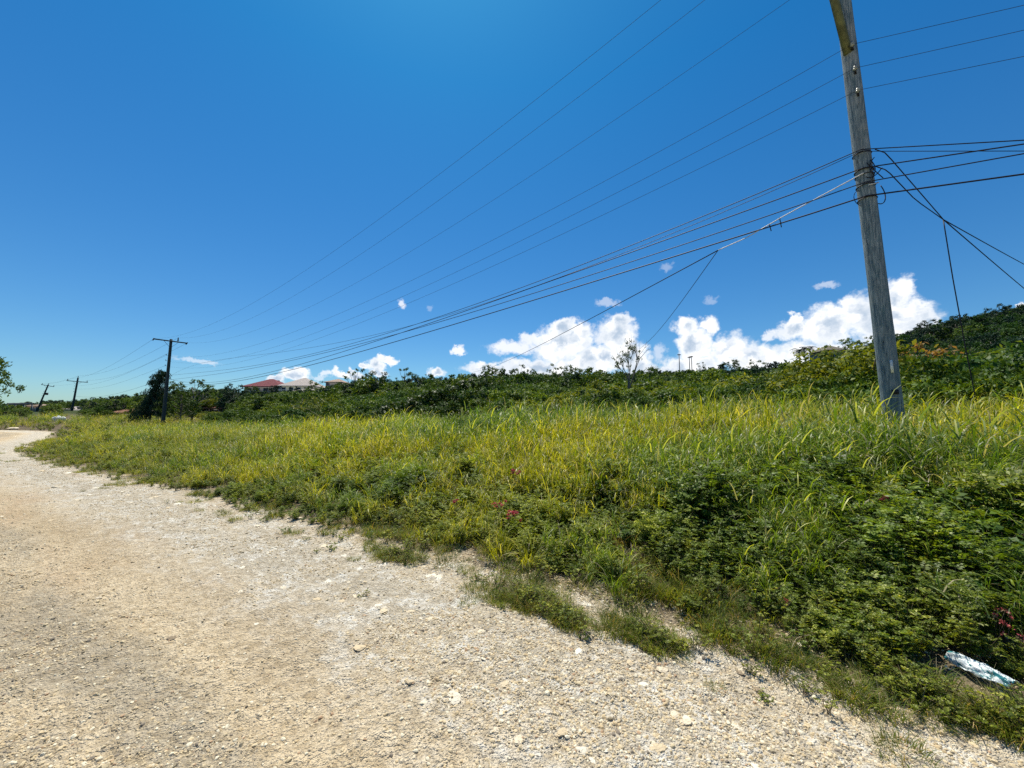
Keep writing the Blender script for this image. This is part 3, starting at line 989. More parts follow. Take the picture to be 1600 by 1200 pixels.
g = np.random.default_rng(41)
x, y = sector_points(46000, 1.6, 45, 65, 0.9, g)
s = edge_s(x, y)
gap = fbm2(x + 7, y + 2, 1.1, 3)
patch = fbm2(x + 31, y + 8, 0.9, 3)
prob = np.interp(s, [-.9, -.35, 0, .3, 1.2, 2.2], [0, .03, .25, .8, .95, .3]) * sstep(.34, .52, patch)
kp = (g.random(len(x)) < prob)
kp &= ~((x > -.9) & (x < 1.4) & (s < .62) & (g.random(len(x)) < .68)) & (np.hypot(x - BAGG[0], y - BAGG[1]) > .14)
x, y, s = x[kp], y[kp], s[kp]
for cx, cy, ra, rb, k in ((.12, 3.50, .26, .11, 150), (.42, 3.22, .16, .08, 60), (.98, 2.98, .20, .09, 60), (BAGG[0] - .10, BAGG[1] - .36, .36, .10, 150), (-1.4, 4.66, .34, .12, 60)):
    a_, q_ = g.random(k) * 6.283, np.abs(g.normal(0, .95, k))
    u_, v__ = ra * q_ * np.cos(a_), rb * q_ * np.sin(a_)
    x = np.concatenate([x, cx - .79 * u_ + .62 * v__]); y = np.concatenate([y, cy + .62 * u_ + .79 * v__])
s = edge_s(x, y)
sc_ = g.uniform(.5, 1.15, len(x)) * np.interp(s, [-.8, 0, 1], [.45, .7, 1.1]) * (1 + .012 * np.hypot(x, y))
bagd = np.hypot(x - BAGG[0], y - BAGG[1])
sc_ = np.where(bagd < .2, sc_ * .6, sc_)
rot = np.stack([g.normal(0, .12, len(x)), g.normal(0, .12, len(x)), g.random(len(x)) * 6.28], 1)
scatter('verge_turf', np.stack([x, y, terrain(x, y, s)], 1), rot, sc_, g.choice([0, 0, 1, 1, 2, 3, 4, 5], len(x)), low,
        np.clip(g.normal(0, .3, len(x)), -.6, .6), label='short sparse turf and creeping weeds thinning out onto the gravel', cat='turf')


# ------------------------------------------------------------------ shrubs and trees
def canopy(clumps, n_leaf, L, W, g, upb=0.5, shell=0.55):
    """clumps: list of (centre, radii). Leaves are spread through every clump, thicker to its outside."""
    vol = np.array([np.prod(r) ** (2 / 3) for _, r in clumps]); cnt = (n_leaf * vol / vol.sum()).astype(int) + 1
    C, D, N = [], [], []
    for (c, r), k in zip(clumps, cnt):
        d = rand_dirs(k, g)
        q = (shell + (1 - shell) * g.random(k)) * np.where(g.random(k) < .12, 1.25, 1)
        # sub-sprays: leaves gather in little groups
        nsp = max(3, k // 14)
        sp = rand_dirs(nsp, g)
        dd = unit(d * .28 + sp[g.integers(0, nsp, k)])
        C.append(np.asarray(c) + dd * q[:, None] * np.asarray(r))
        o = unit(dd * np.array([.4, .4, .1]) + g.normal(0, .7, (k, 3)) + np.array([0, 0, -.25]))
        D.append(o)
        N.append(unit(np.array([0, 0, upb * .7]) + dd * 1.1 + g.normal(0, .38, (k, 3))))
    C = np.vstack(C); D = np.vstack(D); N = np.vstack(N)
    return leaf_quads(C, D, N, L * g.uniform(.6, 1.3, len(C)), W * g.uniform(.6, 1.2, len(C)))


def tree_meshes(name, seed, H, cr, n_leaf, L, W, m_leaf, m_bark, low_=0.35, nclump=18, trunk_r=None, open_=0.55, flatten=.7, lean=0.0):
    g = np.random.default_rng(seed)
    tr = MB()
    trunk_r = trunk_r or H * 0.022
    top = np.array([lean * H + g.normal(0, .05) * H, g.normal(0, .05) * H, H * .78])
    ts = np.linspace(0, 1, 6)[:, None]
    path = ts * top + np.array([0.05, .03, 0]) * H * np.sin(ts * 5 + seed) * ts * .6
    tr.tube(path - np.array([0, 0, .15]), np.linspace(trunk_r, trunk_r * .3, 6), 7, True)
    clumps = []
    for k in range(nclump):
        hh = low_ + (1 - low_) * (k + g.random()) / nclump
        a = k * 2.4 + g.normal(0, .4)
        prof = math.sin(min(1, max(.12, (1.08 - hh) / (1.08 - low_))) * math.pi * .62 + .25)
        rr = cr * prof * g.uniform(.55, 1.0)
        c = np.array([rr * math.cos(a), rr * math.sin(a), hh * H * .93]) + top * [hh, hh, 0]
        q = min(.95, max(.1, hh - .22))
        st = np.array([np.interp(q, ts[:, 0], path[:, i]) for i in range(3)])
        md = (st + c) / 2 + np.array([0, 0, -.04 * H]) + g.normal(0, .03 * H, 3)
        tt = np.linspace(0, 1, 5)[:, None]
        tr.tube((1 - tt) ** 2 * st + 2 * tt * (1 - tt) * md + tt ** 2 * c, np.linspace(trunk_r * .38, trunk_r * .08, 5), 4, False)
        b = cr * g.uniform(.26, .46) * (open_ + .35)
        clumps.append((c, (b, b, b * flatten)))
    Vl, Fl = canopy(clumps, n_leaf, L, W, g)
    return tr.mesh(name + '_trunk', [m_bark], True), mesh_np(name + '_crown', Vl, Fl, [m_leaf])


def bush_meshes(name, seed, H, r, n_leaf, L, W, m_leaf, nclump=14):
    g = np.random.default_rng(seed)
    st = MB(); clumps = []
    for k in range(nclump):
        a = g.random() * 6.283; q = g.random() ** .5
        hh = H * (1 - .55 * q ** 2) * g.uniform(.45, .95)
        c = np.array([r * .8 * q * math.cos(a), r * .8 * q * math.sin(a), hh * .82])
        tt = np.linspace(0, 1, 4)[:, None]
        st.tube((c * [.12, .12, 0]) * (1 - tt) + c * tt + np.array([0, 0, -.1]) * (1 - tt), np.linspace(.035, .01, 4) * H / 2, 4, False)
        b = r * g.uniform(.25, .42)
        clumps.append((c, (b, b, b * .75)))
    Vl, Fl = canopy(clumps, n_leaf, L, W, g)
    return st.mesh(name + '_stems', [M_STEM], True), mesh_np(name + '_foliage', Vl, Fl, [m_leaf])


def join_meshes(a, b, name):
    """one mesh with both materials"""
    out = MB(); mats = []
    for m2 in (a, b):
        n = len(m2.vertices); co = np.zeros(n * 3); m2.vertices.foreach_get('co', co)
        fi = np.zeros(len(m2.loops), int); m2.loops.foreach_get('vertex_index', fi)
        out.add(co.reshape(-1, 3), fi.reshape(-1, 4), len(mats)); mats.append(m2.materials[0])
    return out.mesh(name, mats)


# prototypes
FT = [tree_meshes(f'wood_tree_{i}', 300 + i, 5.0, [2.0, 2.1, 2.5, 2.0, 1.5, 2.4][i], 1500 if i in (1, 4) else 2800, .24, .15, [M_TREE, M_TREE_D, M_TREE, M_BUSH, M_TREE, M_TREE_D][i], M_BARK, .32 if i in (1, 4) else .2, 15 if i in (1, 4) else 20, open_=.22 if i in (1, 4) else .5) for i in range(6)]
BT = [bush_meshes(f'thicket_bush_{i}', 330 + i, 2.2, 1.25, 3400, .13, .075, [M_BUSH, M_BUSH_Y, M_TREE, M_TREE, M_BUSH_Y, M_BUSH][i], 11) for i in range(6)]
FTJ = proto_collection('wood_tree_shapes', [join_meshes(a, b, f'wood_tree_{i}') for i, (a, b) in enumerate(FT)], 'wood_tree')
BTJ = proto_collection('thicket_shapes', [join_meshes(a, b, f'thicket_bush_{i}') for i, (a, b) in enumerate(BT)], 'thicket_bush')

# the photo's skyline: photo column -> row of the tree tops
SKX = [0, 60, 100, 160, 210, 260, 330, 375, 500, 560, 640, 700, 780, 900, 1000, 1100, 1200, 1250, 1300, 1345, 1400, 1450, 1500, 1560, 1600, 1800, 2200]
SKY_ = [632, 628, 628, 622, 618, 612, 604, 612, 605, 592, 592, 590, 584, 584, 582, 578, 574, 568, 556, 542, 524, 508, 496, 484, 478, 440, 400]


def sky_z(x, y):
    """height the wood may reach at a place so that the ridge keeps its real profile"""
    u = 800 + F * x / np.maximum(y, 1) * 1.0
    row = np.interp(u, SKX, SKY_)
    return CH + (654.8 - row) / F * y


# the houses and roofs the photo shows stay in view: columns, distance, row the trees in front may reach
VIEWS = [(372, 436, 112, 603), (432, 500, 106, 607), (505, 536, 112, 597), (588, 772, 20.6, 650), (38, 78, 104, 663), (98, 134, 86, 657), (168, 222, 62, 662), (306, 366, 68, 642),
         (84, 110, 118, 645), (113, 138, 122, 641), (34, 76, 128, 641), (1286, 1330, 124, 545)]

# thicket of bushes behind the grass
g = np.random.default_rng(51)
X_, Y_, H_ = [], [], []
for rmin, rmax, n in ((10, 24, 1000), (24, 50, 1900), (50, 90, 1700)):
    x, y = sector_points(n, rmin, rmax, 64, 2, g)
    s = edge_s(x, y)
    sm = 11.5 + (fbm2(x, y, .25, 3) - .5) * 7 + np.interp(x, [-60, -20, 0], [1, 0, 0])
    kp = (s > sm)
    x, y, s = x[kp], y[kp], s[kp]
    h = np.interp(s, [10, 16, 26, 45], [1.1, 2.2, 3.8, 4.6]) * g.uniform(.5, 1.35, len(x))
    zc = terrain(x, y, s)
    hmax = (sky_z(x, y) - zc) * np.interp(s, [10, 30], [.7, .9])
    h = np.minimum(h, hmax * g.uniform(.62, 1.06, len(x)))
    ok = h > .5
    X_.append(x[ok]); Y_.append(y[ok]); H_.append(h[ok])
x = np.concatenate(X_); y = np.concatenate(Y_); h = np.concatenate(H_)
u = proj(x, y, terrain(x, y) + h)[0]
zc = terrain(x, y)
for u0, u1, Yh, vm in VIEWS:
    m_ok = (u > u0) & (u < u1) & (y < Yh)
    cap = CH + (at(800, vm, 1.0)[2] - CH) * y - zc
    h = np.where(m_ok, np.clip(np.minimum(h, cap), .35, None), h)
sc_ = h / 2.2
rot = np.stack([g.normal(0, .08, len(x)), g.normal(0, .08, len(x)), g.random(len(x)) * 6.28], 1)
nt = fbm2(x, y, .12, 3)
idx = np.where(nt > .56, g.choice([1, 4, 0], len(x)), g.choice([0, 2, 3, 5, 2, 3], len(x)))
tint = np.clip((fbm2(x + 77, y, .2, 3) - .5) * 3 + g.normal(0, .25, len(x)), -.8, .7)
wid = np.maximum(sc_, .45) * g.uniform(.8, 1.25, len(x))
scatter('thicket', np.stack([x, y, terrain(x, y)], 1), rot, np.stack([wid, wid, sc_ * 1.12], 1), idx, BTJ, tint,
        label='green thicket of low bushes massed behind the tall grass', cat='thicket')

# woodland on the ridge and the right hill
g = np.random.default_rng(61)
n = 3600
y = g.uniform(46, 140, n); x = (g.random(n) * 2 - 1) * (y * 1.45 + 6)
yb = g.uniform(128, 190, 800); xb = -yb * g.uniform(.78, 1.5, 800)
x = np.concatenate([x, xb]); y = np.concatenate([y, yb]); n = len(x)
zc = terrain(x, y)
hmax = sky_z(x, y) - zc
h = np.minimum(g.uniform(3.6, 7.5, n), hmax * np.where(g.random(n) < .25, g.uniform(.95, 1.13, n), g.uniform(.5, .98, n)))
h = h * np.interp(x, [-150, -60, 0], [1.0, .95, 1])
s = edge_s(x, y)
kp = (h > 1.4) & (s > 16)
x, y, h, zc = x[kp], y[kp], h[kp], zc[kp]
u, v_ = proj(x, y, zc + h)
for u0, u1, Yh, vm in VIEWS:
    m_ok = (u > u0) & (u < u1) & (y < Yh)
    hv = at(800, vm, 1.0)[2] - CH
    cap = CH + hv * y - zc
    h = np.where(m_ok, np.minimum(h, cap * g.uniform(.8, 1.1, len(h))), h)
kp = h > .9
x, y, h, zc = x[kp], y[kp], h[kp], zc[kp]
sc_ = h / 5
_pick = g.random(len(x)) < .16
sc_ = np.where(_pick & (y > 60), sc_ * 1.16, sc_)
idx = np.where(x > 78, g.choice([1, 5, 0, 2], len(x)), g.choice([0, 1, 2, 3, 4], len(x)))
idx = np.where(_pick & (y > 60), g.choice([1, 4], len(x)), idx)
tint = np.clip((fbm2(x, y, .06, 3) - .5) * 3 + g.normal(0, .3, len(x)) - sstep(55, 105, x) * 1.1, -1, .7)
rot = np.stack([g.normal(0, .08, len(x)), g.normal(0, .08, len(x)), g.random(len(x)) * 6.28], 1)
wid = np.maximum(sc_, .6) * g.uniform(.9, 1.3, len(x))
scatter('woodland', np.stack([x, y, zc - .2], 1), rot, np.stack([wid, wid, sc_], 1), idx, FTJ, tint,
        label='dark green woodland covering the ridge and the hillside on the right', cat='woodland')


# --- individual trees and bushes
def plant(name, meshes, loc, sc3, rz, label, cat, group=None, parts=('trunk', 'crown')):
    o = empty(name, loc, rz)
    o.scale = sc3 if hasattr(sc3, '__len__') else (sc3,) * 3
    link(parts[0], meshes[0], o); link(parts[1], meshes[1], o)
    props(o, label, cat, group)
    return o


def stand(px, Y, top_py, meshes, H0, label, name='tree', cat='tree', group=None, wid=1.0, rz=None, parts=('trunk', 'crown')):
    p = at(px, 655, Y)
    zb = h1(p[0], Y) - .1
    tz = at(px, top_py, Y)[2]
    if meshes[1].name not in TOPS:
        co = np.zeros(len(meshes[1].vertices) * 3); meshes[1].vertices.foreach_get('co', co)
        TOPS[meshes[1].name] = float(np.percentile(co[2::3], 99.3))
    k = max(.25, (tz - zb) / TOPS[meshes[1].name])
    return plant(name, meshes, (p[0], Y, zb), (k * wid, k * wid, k), random.uniform(0, 6.28) if rz is None else rz, label, cat, group, parts)


BP = ('stems', 'foliage')
TOPS = {}
OPEN = tree_meshes('open_tree', 401, 6.0, 2.7, 1700, .20, .11, M_TREE, M_BARK, .45, 15, open_=.25, flatten=.5)
OPEN2 = tree_meshes('thin_tree', 402, 6.0, 1.7, 900, .18, .10, M_TREE, M_BARK, .40, 13, open_=.15, flatten=.6)
ROUND = tree_meshes('round_tree', 403, 6.0, 2.4, 3400, .22, .14, M_TREE, M_BARK, .25, 22, open_=.5)
ROUND2 = tree_meshes('round_tree_dark', 404, 6.0, 2.2, 3400, .22, .14, M_TREE_D, M_BARK, .2, 22, open_=.5)
BIGLEAF = bush_meshes('large_leaf_bush', 410, 3.0, 2.0, 5200, .15, .09, M_BUSH_Y, 24)
BIGLEAF2 = bush_meshes('large_leaf_bush_green', 411, 3.0, 1.9, 5200, .15, .085, M_BUSH, 24)
ORANGE = bush_meshes('orange_leaf_bush', 412, 3.0, 1.6, 3000, .13, .08, M_ORANGE, 12)
SHRUB = bush_meshes('fine_shrub', 413, 2.0, 1.3, 3000, .10, .055, M_BUSH, 16)
SHRUBY = bush_meshes('fine_shrub_yellow', 414, 2.0, 1.3, 2800, .10, .055, M_BUSH_Y, 16)

sil = [(548, 78, 577, OPEN2, 'thin skyline tree just right of the small brown-roofed house'),
       (585, 70, 578, OPEN, 'spreading skyline tree under the small puffy cloud on the left'),
       (632, 76, 574, OPEN2, 'slender skyline tree right of the small puffy cloud'),
       (655, 72, 582, OPEN, 'low open skyline tree above the vine-smothered mound'),
       (773, 70, 572, ROUND, 'rounded dark tree topping the ridge left of the big cloud'),
       (812, 66, 573, OPEN, 'feathery open tree on the ridge under the left end of the big cloud'),
       (868, 62, 570, OPEN2, 'wispy tree on the ridge directly under the big cloud'),
       (905, 60, 572, ROUND, 'bushy ridge tree left of the half-bare tree'),
       (1010, 58, 574, ROUND, 'green rounded tree just right of the half-bare tree'),
       (1098, 96, 566, OPEN2, 'small lone tree breaking the ridge right of the thin masts'),
       (1147, 92, 562, ROUND, 'rounded tree standing above the ridge between masts and palms'),
       (1188, 96, 562, OPEN, 'open-crowned ridge tree left of the three palms'),
       (1330, 112, 528, OPEN2, 'spiky young tree beside the hilltop house roof'),
       (1352, 96, 526, OPEN, 'light-leaved tree on the slope just left of the nearest pole'),
       (1462, 108, 500, ROUND2, 'dark tree on the hillside crest right of the nearest pole'),
       (1515, 106, 494, ROUND2, 'dark crest tree behind the dangling guy wire'),
       (1578, 104, 478, ROUND2, 'topmost dark tree on the hill crest at the right edge')]
for px, Y, tp, ms, lab in sil:
    stand(px, Y, tp, ms, 6.0 * .97, lab, group='trees breaking the skyline')
stand(300, 52, 592, OPEN, 5.8, 'open-branched tree just right of the second utility pole', wid=1.15)
stand(283, 50, 604, ROUND, 5.8, 'low bushy tree at the foot of the open-branched tree by the second pole')
stand(362, 66, 600, ROUND2, 5.8, 'dark round tree left of the red-roofed house')
stand(456, 88, 604, ROUND2, 5.8, 'dark tree in front of the cream three-storey house', wid=.8)
stand(492, 84, 594, OPEN, 5.8, 'palm-like tree at the right corner of the pale-roofed house', wid=.8)
stand(410, 80, 612, ROUND, 5.8, 'green tree below the red-roofed house')
stand(391, 97, 603, ROUND, 5.8, 'rounded tree hiding the left wall of the red-roofed house', wid=1.1)
stand(424, 99, 602, ROUND2, 5.8, 'dark tree hiding the right wall of the red-roofed house', wid=1.1)
stand(474, 92, 606, ROUND, 5.8, 'bushy tree hiding the lower right of the cream house', wid=1.2)
stand(-40, 46, 556, ROUND, 5.6, 'leaning tree with drooping branches cut by the left picture edge', wid=.78)

bush_list = [(1262, 21, 578, BIGLEAF, 'large-leaved yellowish bush between the palms and the nearest pole'),
             (1305, 18, 560, BIGLEAF, 'tall large-leaved bush left of the nearest pole, under the hilltop house'),
             (1345, 17, 545, BIGLEAF, 'yellowish large-leaved bush touching the left side of the nearest pole'),
             (1205, 24, 590, BIGLEAF2, 'broad green bush below the ridge left of the large-leaved bushes'),
             (1290, 14, 615, BIGLEAF2, 'dark glossy-leaved bush low to the left of the pole foot'),
             (1440, 24, 585, BIGLEAF2, 'green bush right of the pole below the orange-leaved shrub'),
             (1510, 22, 590, BIGLEAF2, 'green bush crossed by the hanging guy wire'),
             (1570, 20, 592, BIGLEAF, 'yellow-green bush by the right picture edge below the hill'),
             (1425, 30, 543, ORANGE, 'shrub with orange and tan leaves just right of the nearest pole'),
             (1060, 24, 604, SHRUBY, 'yellowish fine-leaved bush right of the half-bare tree'),
             (1120, 20, 606, BIGLEAF2, 'light green bush behind the tall grass near the middle right'),
             (1015, 18, 622, SHRUB, 'small green bush at the back of the tall grass right of the half-bare tree'),
             (890, 22, 612, SHRUBY, 'yellow-topped bush left of the half-bare tree'),
             (845, 25, 606, SHRUB, 'dense dark bush right of the vine-smothered mound'),
             (790, 20, 628, SHRUBY, 'small yellow-green bush at the right foot of the vine-smothered mound'),
             (740, 13, 640, SHRUB, 'bright small bush poking out of the tall grass in front of the mound'),
             (560, 30, 618, SHRUB, 'low dark bush left of the vine-smothered mound'),
             (500, 34, 622, SHRUBY, 'low bush above the long bent dry stalk'),
             (430, 34, 634, SHRUB, 'dark bush low in front of the two big houses'),
             (380, 32, 640, SHRUB, 'dark small bush in the grass below the orange-brown roof'),
             (128, 60, 640, ROUND, 'green bush right of the third utility pole'),
             (70, 75, 650, SHRUB, 'bush at the foot of the leaning fourth pole')]
for px, Y, tp, ms, lab in bush_list:
    H0 = 2.9 if ms in (BIGLEAF, BIGLEAF2, ORANGE) else 5.8 if ms is ROUND else 1.95
    stand(px, Y, tp, ms, H0, lab, 'bush', 'bush', 'bushes standing out of the thicket', parts=BP if ms is not ROUND else ('trunk', 'crown'))


# weeping dark conifer-like tree beside the second pole
def weeping():
    g = np.random.default_rng(420)
    H, r = 6.6, 2.2
    tr = MB()
    tr.tube([(0, 0, -.2), (.2, 0, H * .4), (.7, 0, H * .75), (1.2, 0, H)], [.17, .13, .08, .02], 7)
    C, D, N = [], [], []
    for k in range(120):
        q = g.uniform(.12, 1.0)
        bx = np.array([np.interp(q, [0, .4, .75, 1], [0, .2, .7, 1.2]), 0, q * H])
        a = g.random() * 6.283
        L = r * (1.12 - q) ** .6 * g.uniform(.5, 1.1)
        pth = []
        for i in range(9):
            f = i / 8
            pth.append(bx + np.array([math.cos(a) * L * f, math.sin(a) * L * f, L * (.35 * f - .55 * f * f * f)]))
        pth = np.array(pth)
        tr.tube(pth, np.linspace(.02, .005, 9), 3, False)
        for i in range(1, 9):
            for j in range(8):
                C.append(pth[i] + g.normal(0, .10, 3)); D.append(unit(np.array([g.normal(0, .3), g.normal(0, .3), -1.0]) + .5 * (pth[i] - pth[i - 1]) / .3)); N.append(rand_dirs(1, g)[0])
    Vl, Fl = leaf_quads(*map(np.array, (C, D, N)), .42 * g.uniform(.5, 1.2, len(C)), .05)
    return tr.mesh('weeping_trunk', [M_BARK], True), mesh_np('weeping_crown', Vl, Fl, [M_TREE_D])


WEEP = weeping()
p = at(232, 655, 48)
plant('weeping_tree', WEEP, (p[0], 48, h1(p[0], 48)), 1.0 * (at(250, 578, 48)[2] - h1(p[0], 48)) / 6.7, 0.0,
      'dark drooping casuarina-like tree immediately left of the second utility pole', 'tree')


# half-bare tree in the middle distance
def bare():
    g = np.random.default_rng(430)
    tr = MB(); tips = []

    def br(p, d, L, r, lev):
        n = 5
        pts = [p]
        for i in range(n):
            d = unit(d + g.normal(0, .09, 3) + np.array([0, 0, .06]))
            pts.append(pts[-1] + d * L / n)
        pts = np.array(pts)
        tr.tube(pts, np.linspace(r, r * .55, n + 1), 6 if lev < 2 else 4, False)
        if lev >= 4:
            tips.append((pts[-1], lev)); return
        kids = 3 if lev < 3 else 2
        for k in range(kids):
            q = pts[-1] if k == 0 else pts[g.integers(2, n + 1)]
            nd = unit(d + g.normal(0, .42, 3) * [1, 1, .7])
            br(q, nd, L * g.uniform(.6, .8), r * .55, lev + 1)
        if lev >= 2:
            tips.append((pts[-1], lev))
    br(np.array([0, 0, -.2]), np.array([.03, 0, 1.0]), 2.4, .13, 0)
    cl = [(t_[0], (.24, .24, .18)) for t_ in tips if t_[0][2] < 4.4 or g.random() < .18]
    Vl, Fl = canopy(cl, 900, .13, .07, g)
    return tr.mesh('bare_trunk', [M_BARK], True), mesh_np('bare_crown', Vl, Fl, [M_BUSH])


BARE = bare()
_vz = max(v.co.z for v in BARE[0].vertices)
p = at(977, 655, 27)
zb = h1(p[0], 27)
_k = (at(977, 528, 27)[2] - zb) / _vz
plant('half_bare_tree', BARE, (p[0], 27, zb), (_k * .62, _k * .62, _k), 0.6,
      'pale half-bare tree with twiggy top rising against the big white cloud', 'tree')

# three royal palms and a few far palms by the hilltop house
def palm():
    g = np.random.default_rng(440)
    tr = MB(); tr.tube([(0, 0, 0), (.05, 0, 2.5), (.0, 0, 5.0)], [.2, .16, .12], 8)
    C = []; mb = MB()
    for k in range(15):
        a = k * 2.4; el_ = g.uniform(-.1, 1.1)
        d0 = np.array([math.cos(a), math.sin(a), 0])
        p = np.array([0, 0, 5.0]); ang = el_
        for i in range(6):
            d = d0 * math.cos(ang) + np.array([0, 0, 1]) * math.sin(ang)
            q = p + d * .38
            sd = np.cross(d, [0, 0, 1.0]); sd /= np.linalg.norm(sd)
            wd = .42 * math.sin((i + 1) / 7 * 3.14) + .08
            for sg in (-1, 1):
                for f in (0, .5):
                    b = p + (q - p) * f
                    mb.add([b, b + sd * sg * wd - [0, 0, .12] + d * .12, b + sd * sg * wd * .9 - [0, 0, .14] + d * .02, b + d * .1], [(0, 1, 2, 3)])
            p = q; ang -= .34
    return tr.mesh('palm_trunk', [M_BARKL], True), mb.mesh('palm_crown', [M_TREE_D])


PALM = palm()
for px, Y, tp, lab in ((1256, 118, 543, 'leftmost and shortest of the three palms on the ridge'), (1264, 121, 541, 'middle palm of the three on the ridge'),
                       (1273, 119, 541, 'rightmost palm of the three on the ridge, beside the hilltop house')):
    stand(px, Y, tp, PALM, 5.5, lab, 'palm_tree', 'palm tree', 'palms on the ridge')


# dark mound smothered in vines
def vine_mound():
    g = np.random.default_rng(450)
    # crest line in the photo, at about 22 m
    crest = [(592, 640, 21), (610, 628, 21), (640, 622, 21.5), (670, 612, 22), (700, 602, 22.5), (730, 592, 23), (765, 588, 24)]
    C3 = np.array([at(a, b, Y) for a, b, Y in crest])
    base = np.array([C3[:, 0].mean(), C3[:, 1].mean(), 0])
    clumps = []; stems = []
    for i in range(40):
        q = g.random() * (len(C3) - 1)
        k = int(q); f = q - k
        p = C3[k] * (1 - f) + C3[min(k + 1, len(C3) - 1)] * f
        gz = h1(p[0], p[1])
        hh = p[2] - gz
        c = np.array([p[0] + g.normal(0, .15), p[1] + g.uniform(-.5, .9), gz + hh * g.uniform(.25, .84)])
        clumps.append((c - base, (.62, .62, .42)))
        if i % 3 == 0:
            stems.append(MB().tube([np.array([c[0], c[1], gz - .1]) - base, c - base], [.06, .03], 5).mesh('mound_stem', [M_STEM]))
    for k in range(26):   # tight crest
        q = k / 25 * (len(C3) - 1); kk = min(int(q), len(C3) - 2); f = q - kk
        p = C3[kk] * (1 - f) + C3[kk + 1] * f
        clumps.append((p - base - [0, 0, .3], (.42, .55, .3)))
    Vl, Fl = canopy(clumps, 11000, .15, .12, g, upb=1.1)
    return base, stems, mesh_np('mound_foliage', Vl, Fl, [M_VINE])


base, a_, b_ = vine_mound()
o = empty('vine_thicket', base)
link('vine_foliage', b_, o)
for a2 in a_:
    link('stem', a2, o)
props(o, 'dark mound of bushes smothered in glossy vines, rising to the right', 'vine thicket')

# ------------------------------------------------------------------ houses
M_CREAM = plain('cream_render', (0.25, 0.27, 0.23), 0.85, var=.08)  # cream taken darker so the colour carries the walls' shaded side
M_GREYW = plain('grey_render', (0.16, 0.155, 0.155), 0.85, var=.1)  # grey darkened to put wall shade into the colour; fence and masts share it
M_WHITEW = plain('white_render', (0.50, 0.52, 0.52), 0.85, var=.06)
M_GLASS = plain('dark_window_glass', (0.03, 0.04, 0.05), 0.15, spec=.6)
M_TRIM = plain('white_trim', (0.70, 0.70, 0.68), 0.7)


def roof_mat(name, ca, cb, k=3.0):
    m_, t = mat(name)
    o_ = t.obj()
    w_ = t.new('ShaderNodeTexWave', bands_direction='X')
    t.put(w_.inputs['Vector'], o_); t.put(w_.inputs['Scale'], k)
    c = t.mix(t.noise(o_, 1.3, 5), ca, cb)
    t.out(t.principled(c, .7, t.bump(w_.outputs['Fac'], .05), spec=.3))
    return m_


M_RROOF = roof_mat('red_metal_roof', (0.15, 0.018, 0.025), (0.24, 0.04, 0.045))
M_PROOF = roof_mat('pale_roof', (0.42, 0.36, 0.32), (0.58, 0.50, 0.44))
M_BROOF = roof_mat('terracotta_roof', (0.20, 0.085, 0.045), (0.30, 0.13, 0.07))
M_OROOF = roof_mat('olive_brown_roof', (0.15, 0.13, 0.09), (0.22, 0.19, 0.13))
M_TROOF = roof_mat('tan_roof', (0.36, 0.25, 0.17), (0.46, 0.33, 0.24))


def hip(name, w_, d_, h_, over, m_, parent, z0, thick=.18):
    W2, D2 = w_ / 2 + over, d_ / 2 + over
    r = max(0.2, W2 - D2) if W2 > D2 else .2
    V = [(-W2, -D2, z0), (W2, -D2, z0), (W2, D2, z0), (-W2, D2, z0), (-r, 0, z0 + h_), (r, 0, z0 + h_),
         (-W2, -D2, z0 - thick), (W2, -D2, z0 - thick), (W2, D2, z0 - thick), (-W2, D2, z0 - thick)]
    Fq = [(0, 1, 5, 4), (2, 3, 4, 5), (1, 2, 5, 5), (3, 0, 4, 4), (6, 7, 1, 0), (7, 8, 2, 1), (8, 9, 3, 2), (9, 6, 0, 3), (9, 8, 7, 6)]
    me = bpy.data.meshes.new(name)
    me.from_pydata(V, [], [tuple(dict.fromkeys(f)) for f in Fq]); me.materials.append(m_); me.update()
    return link(name, me, parent)


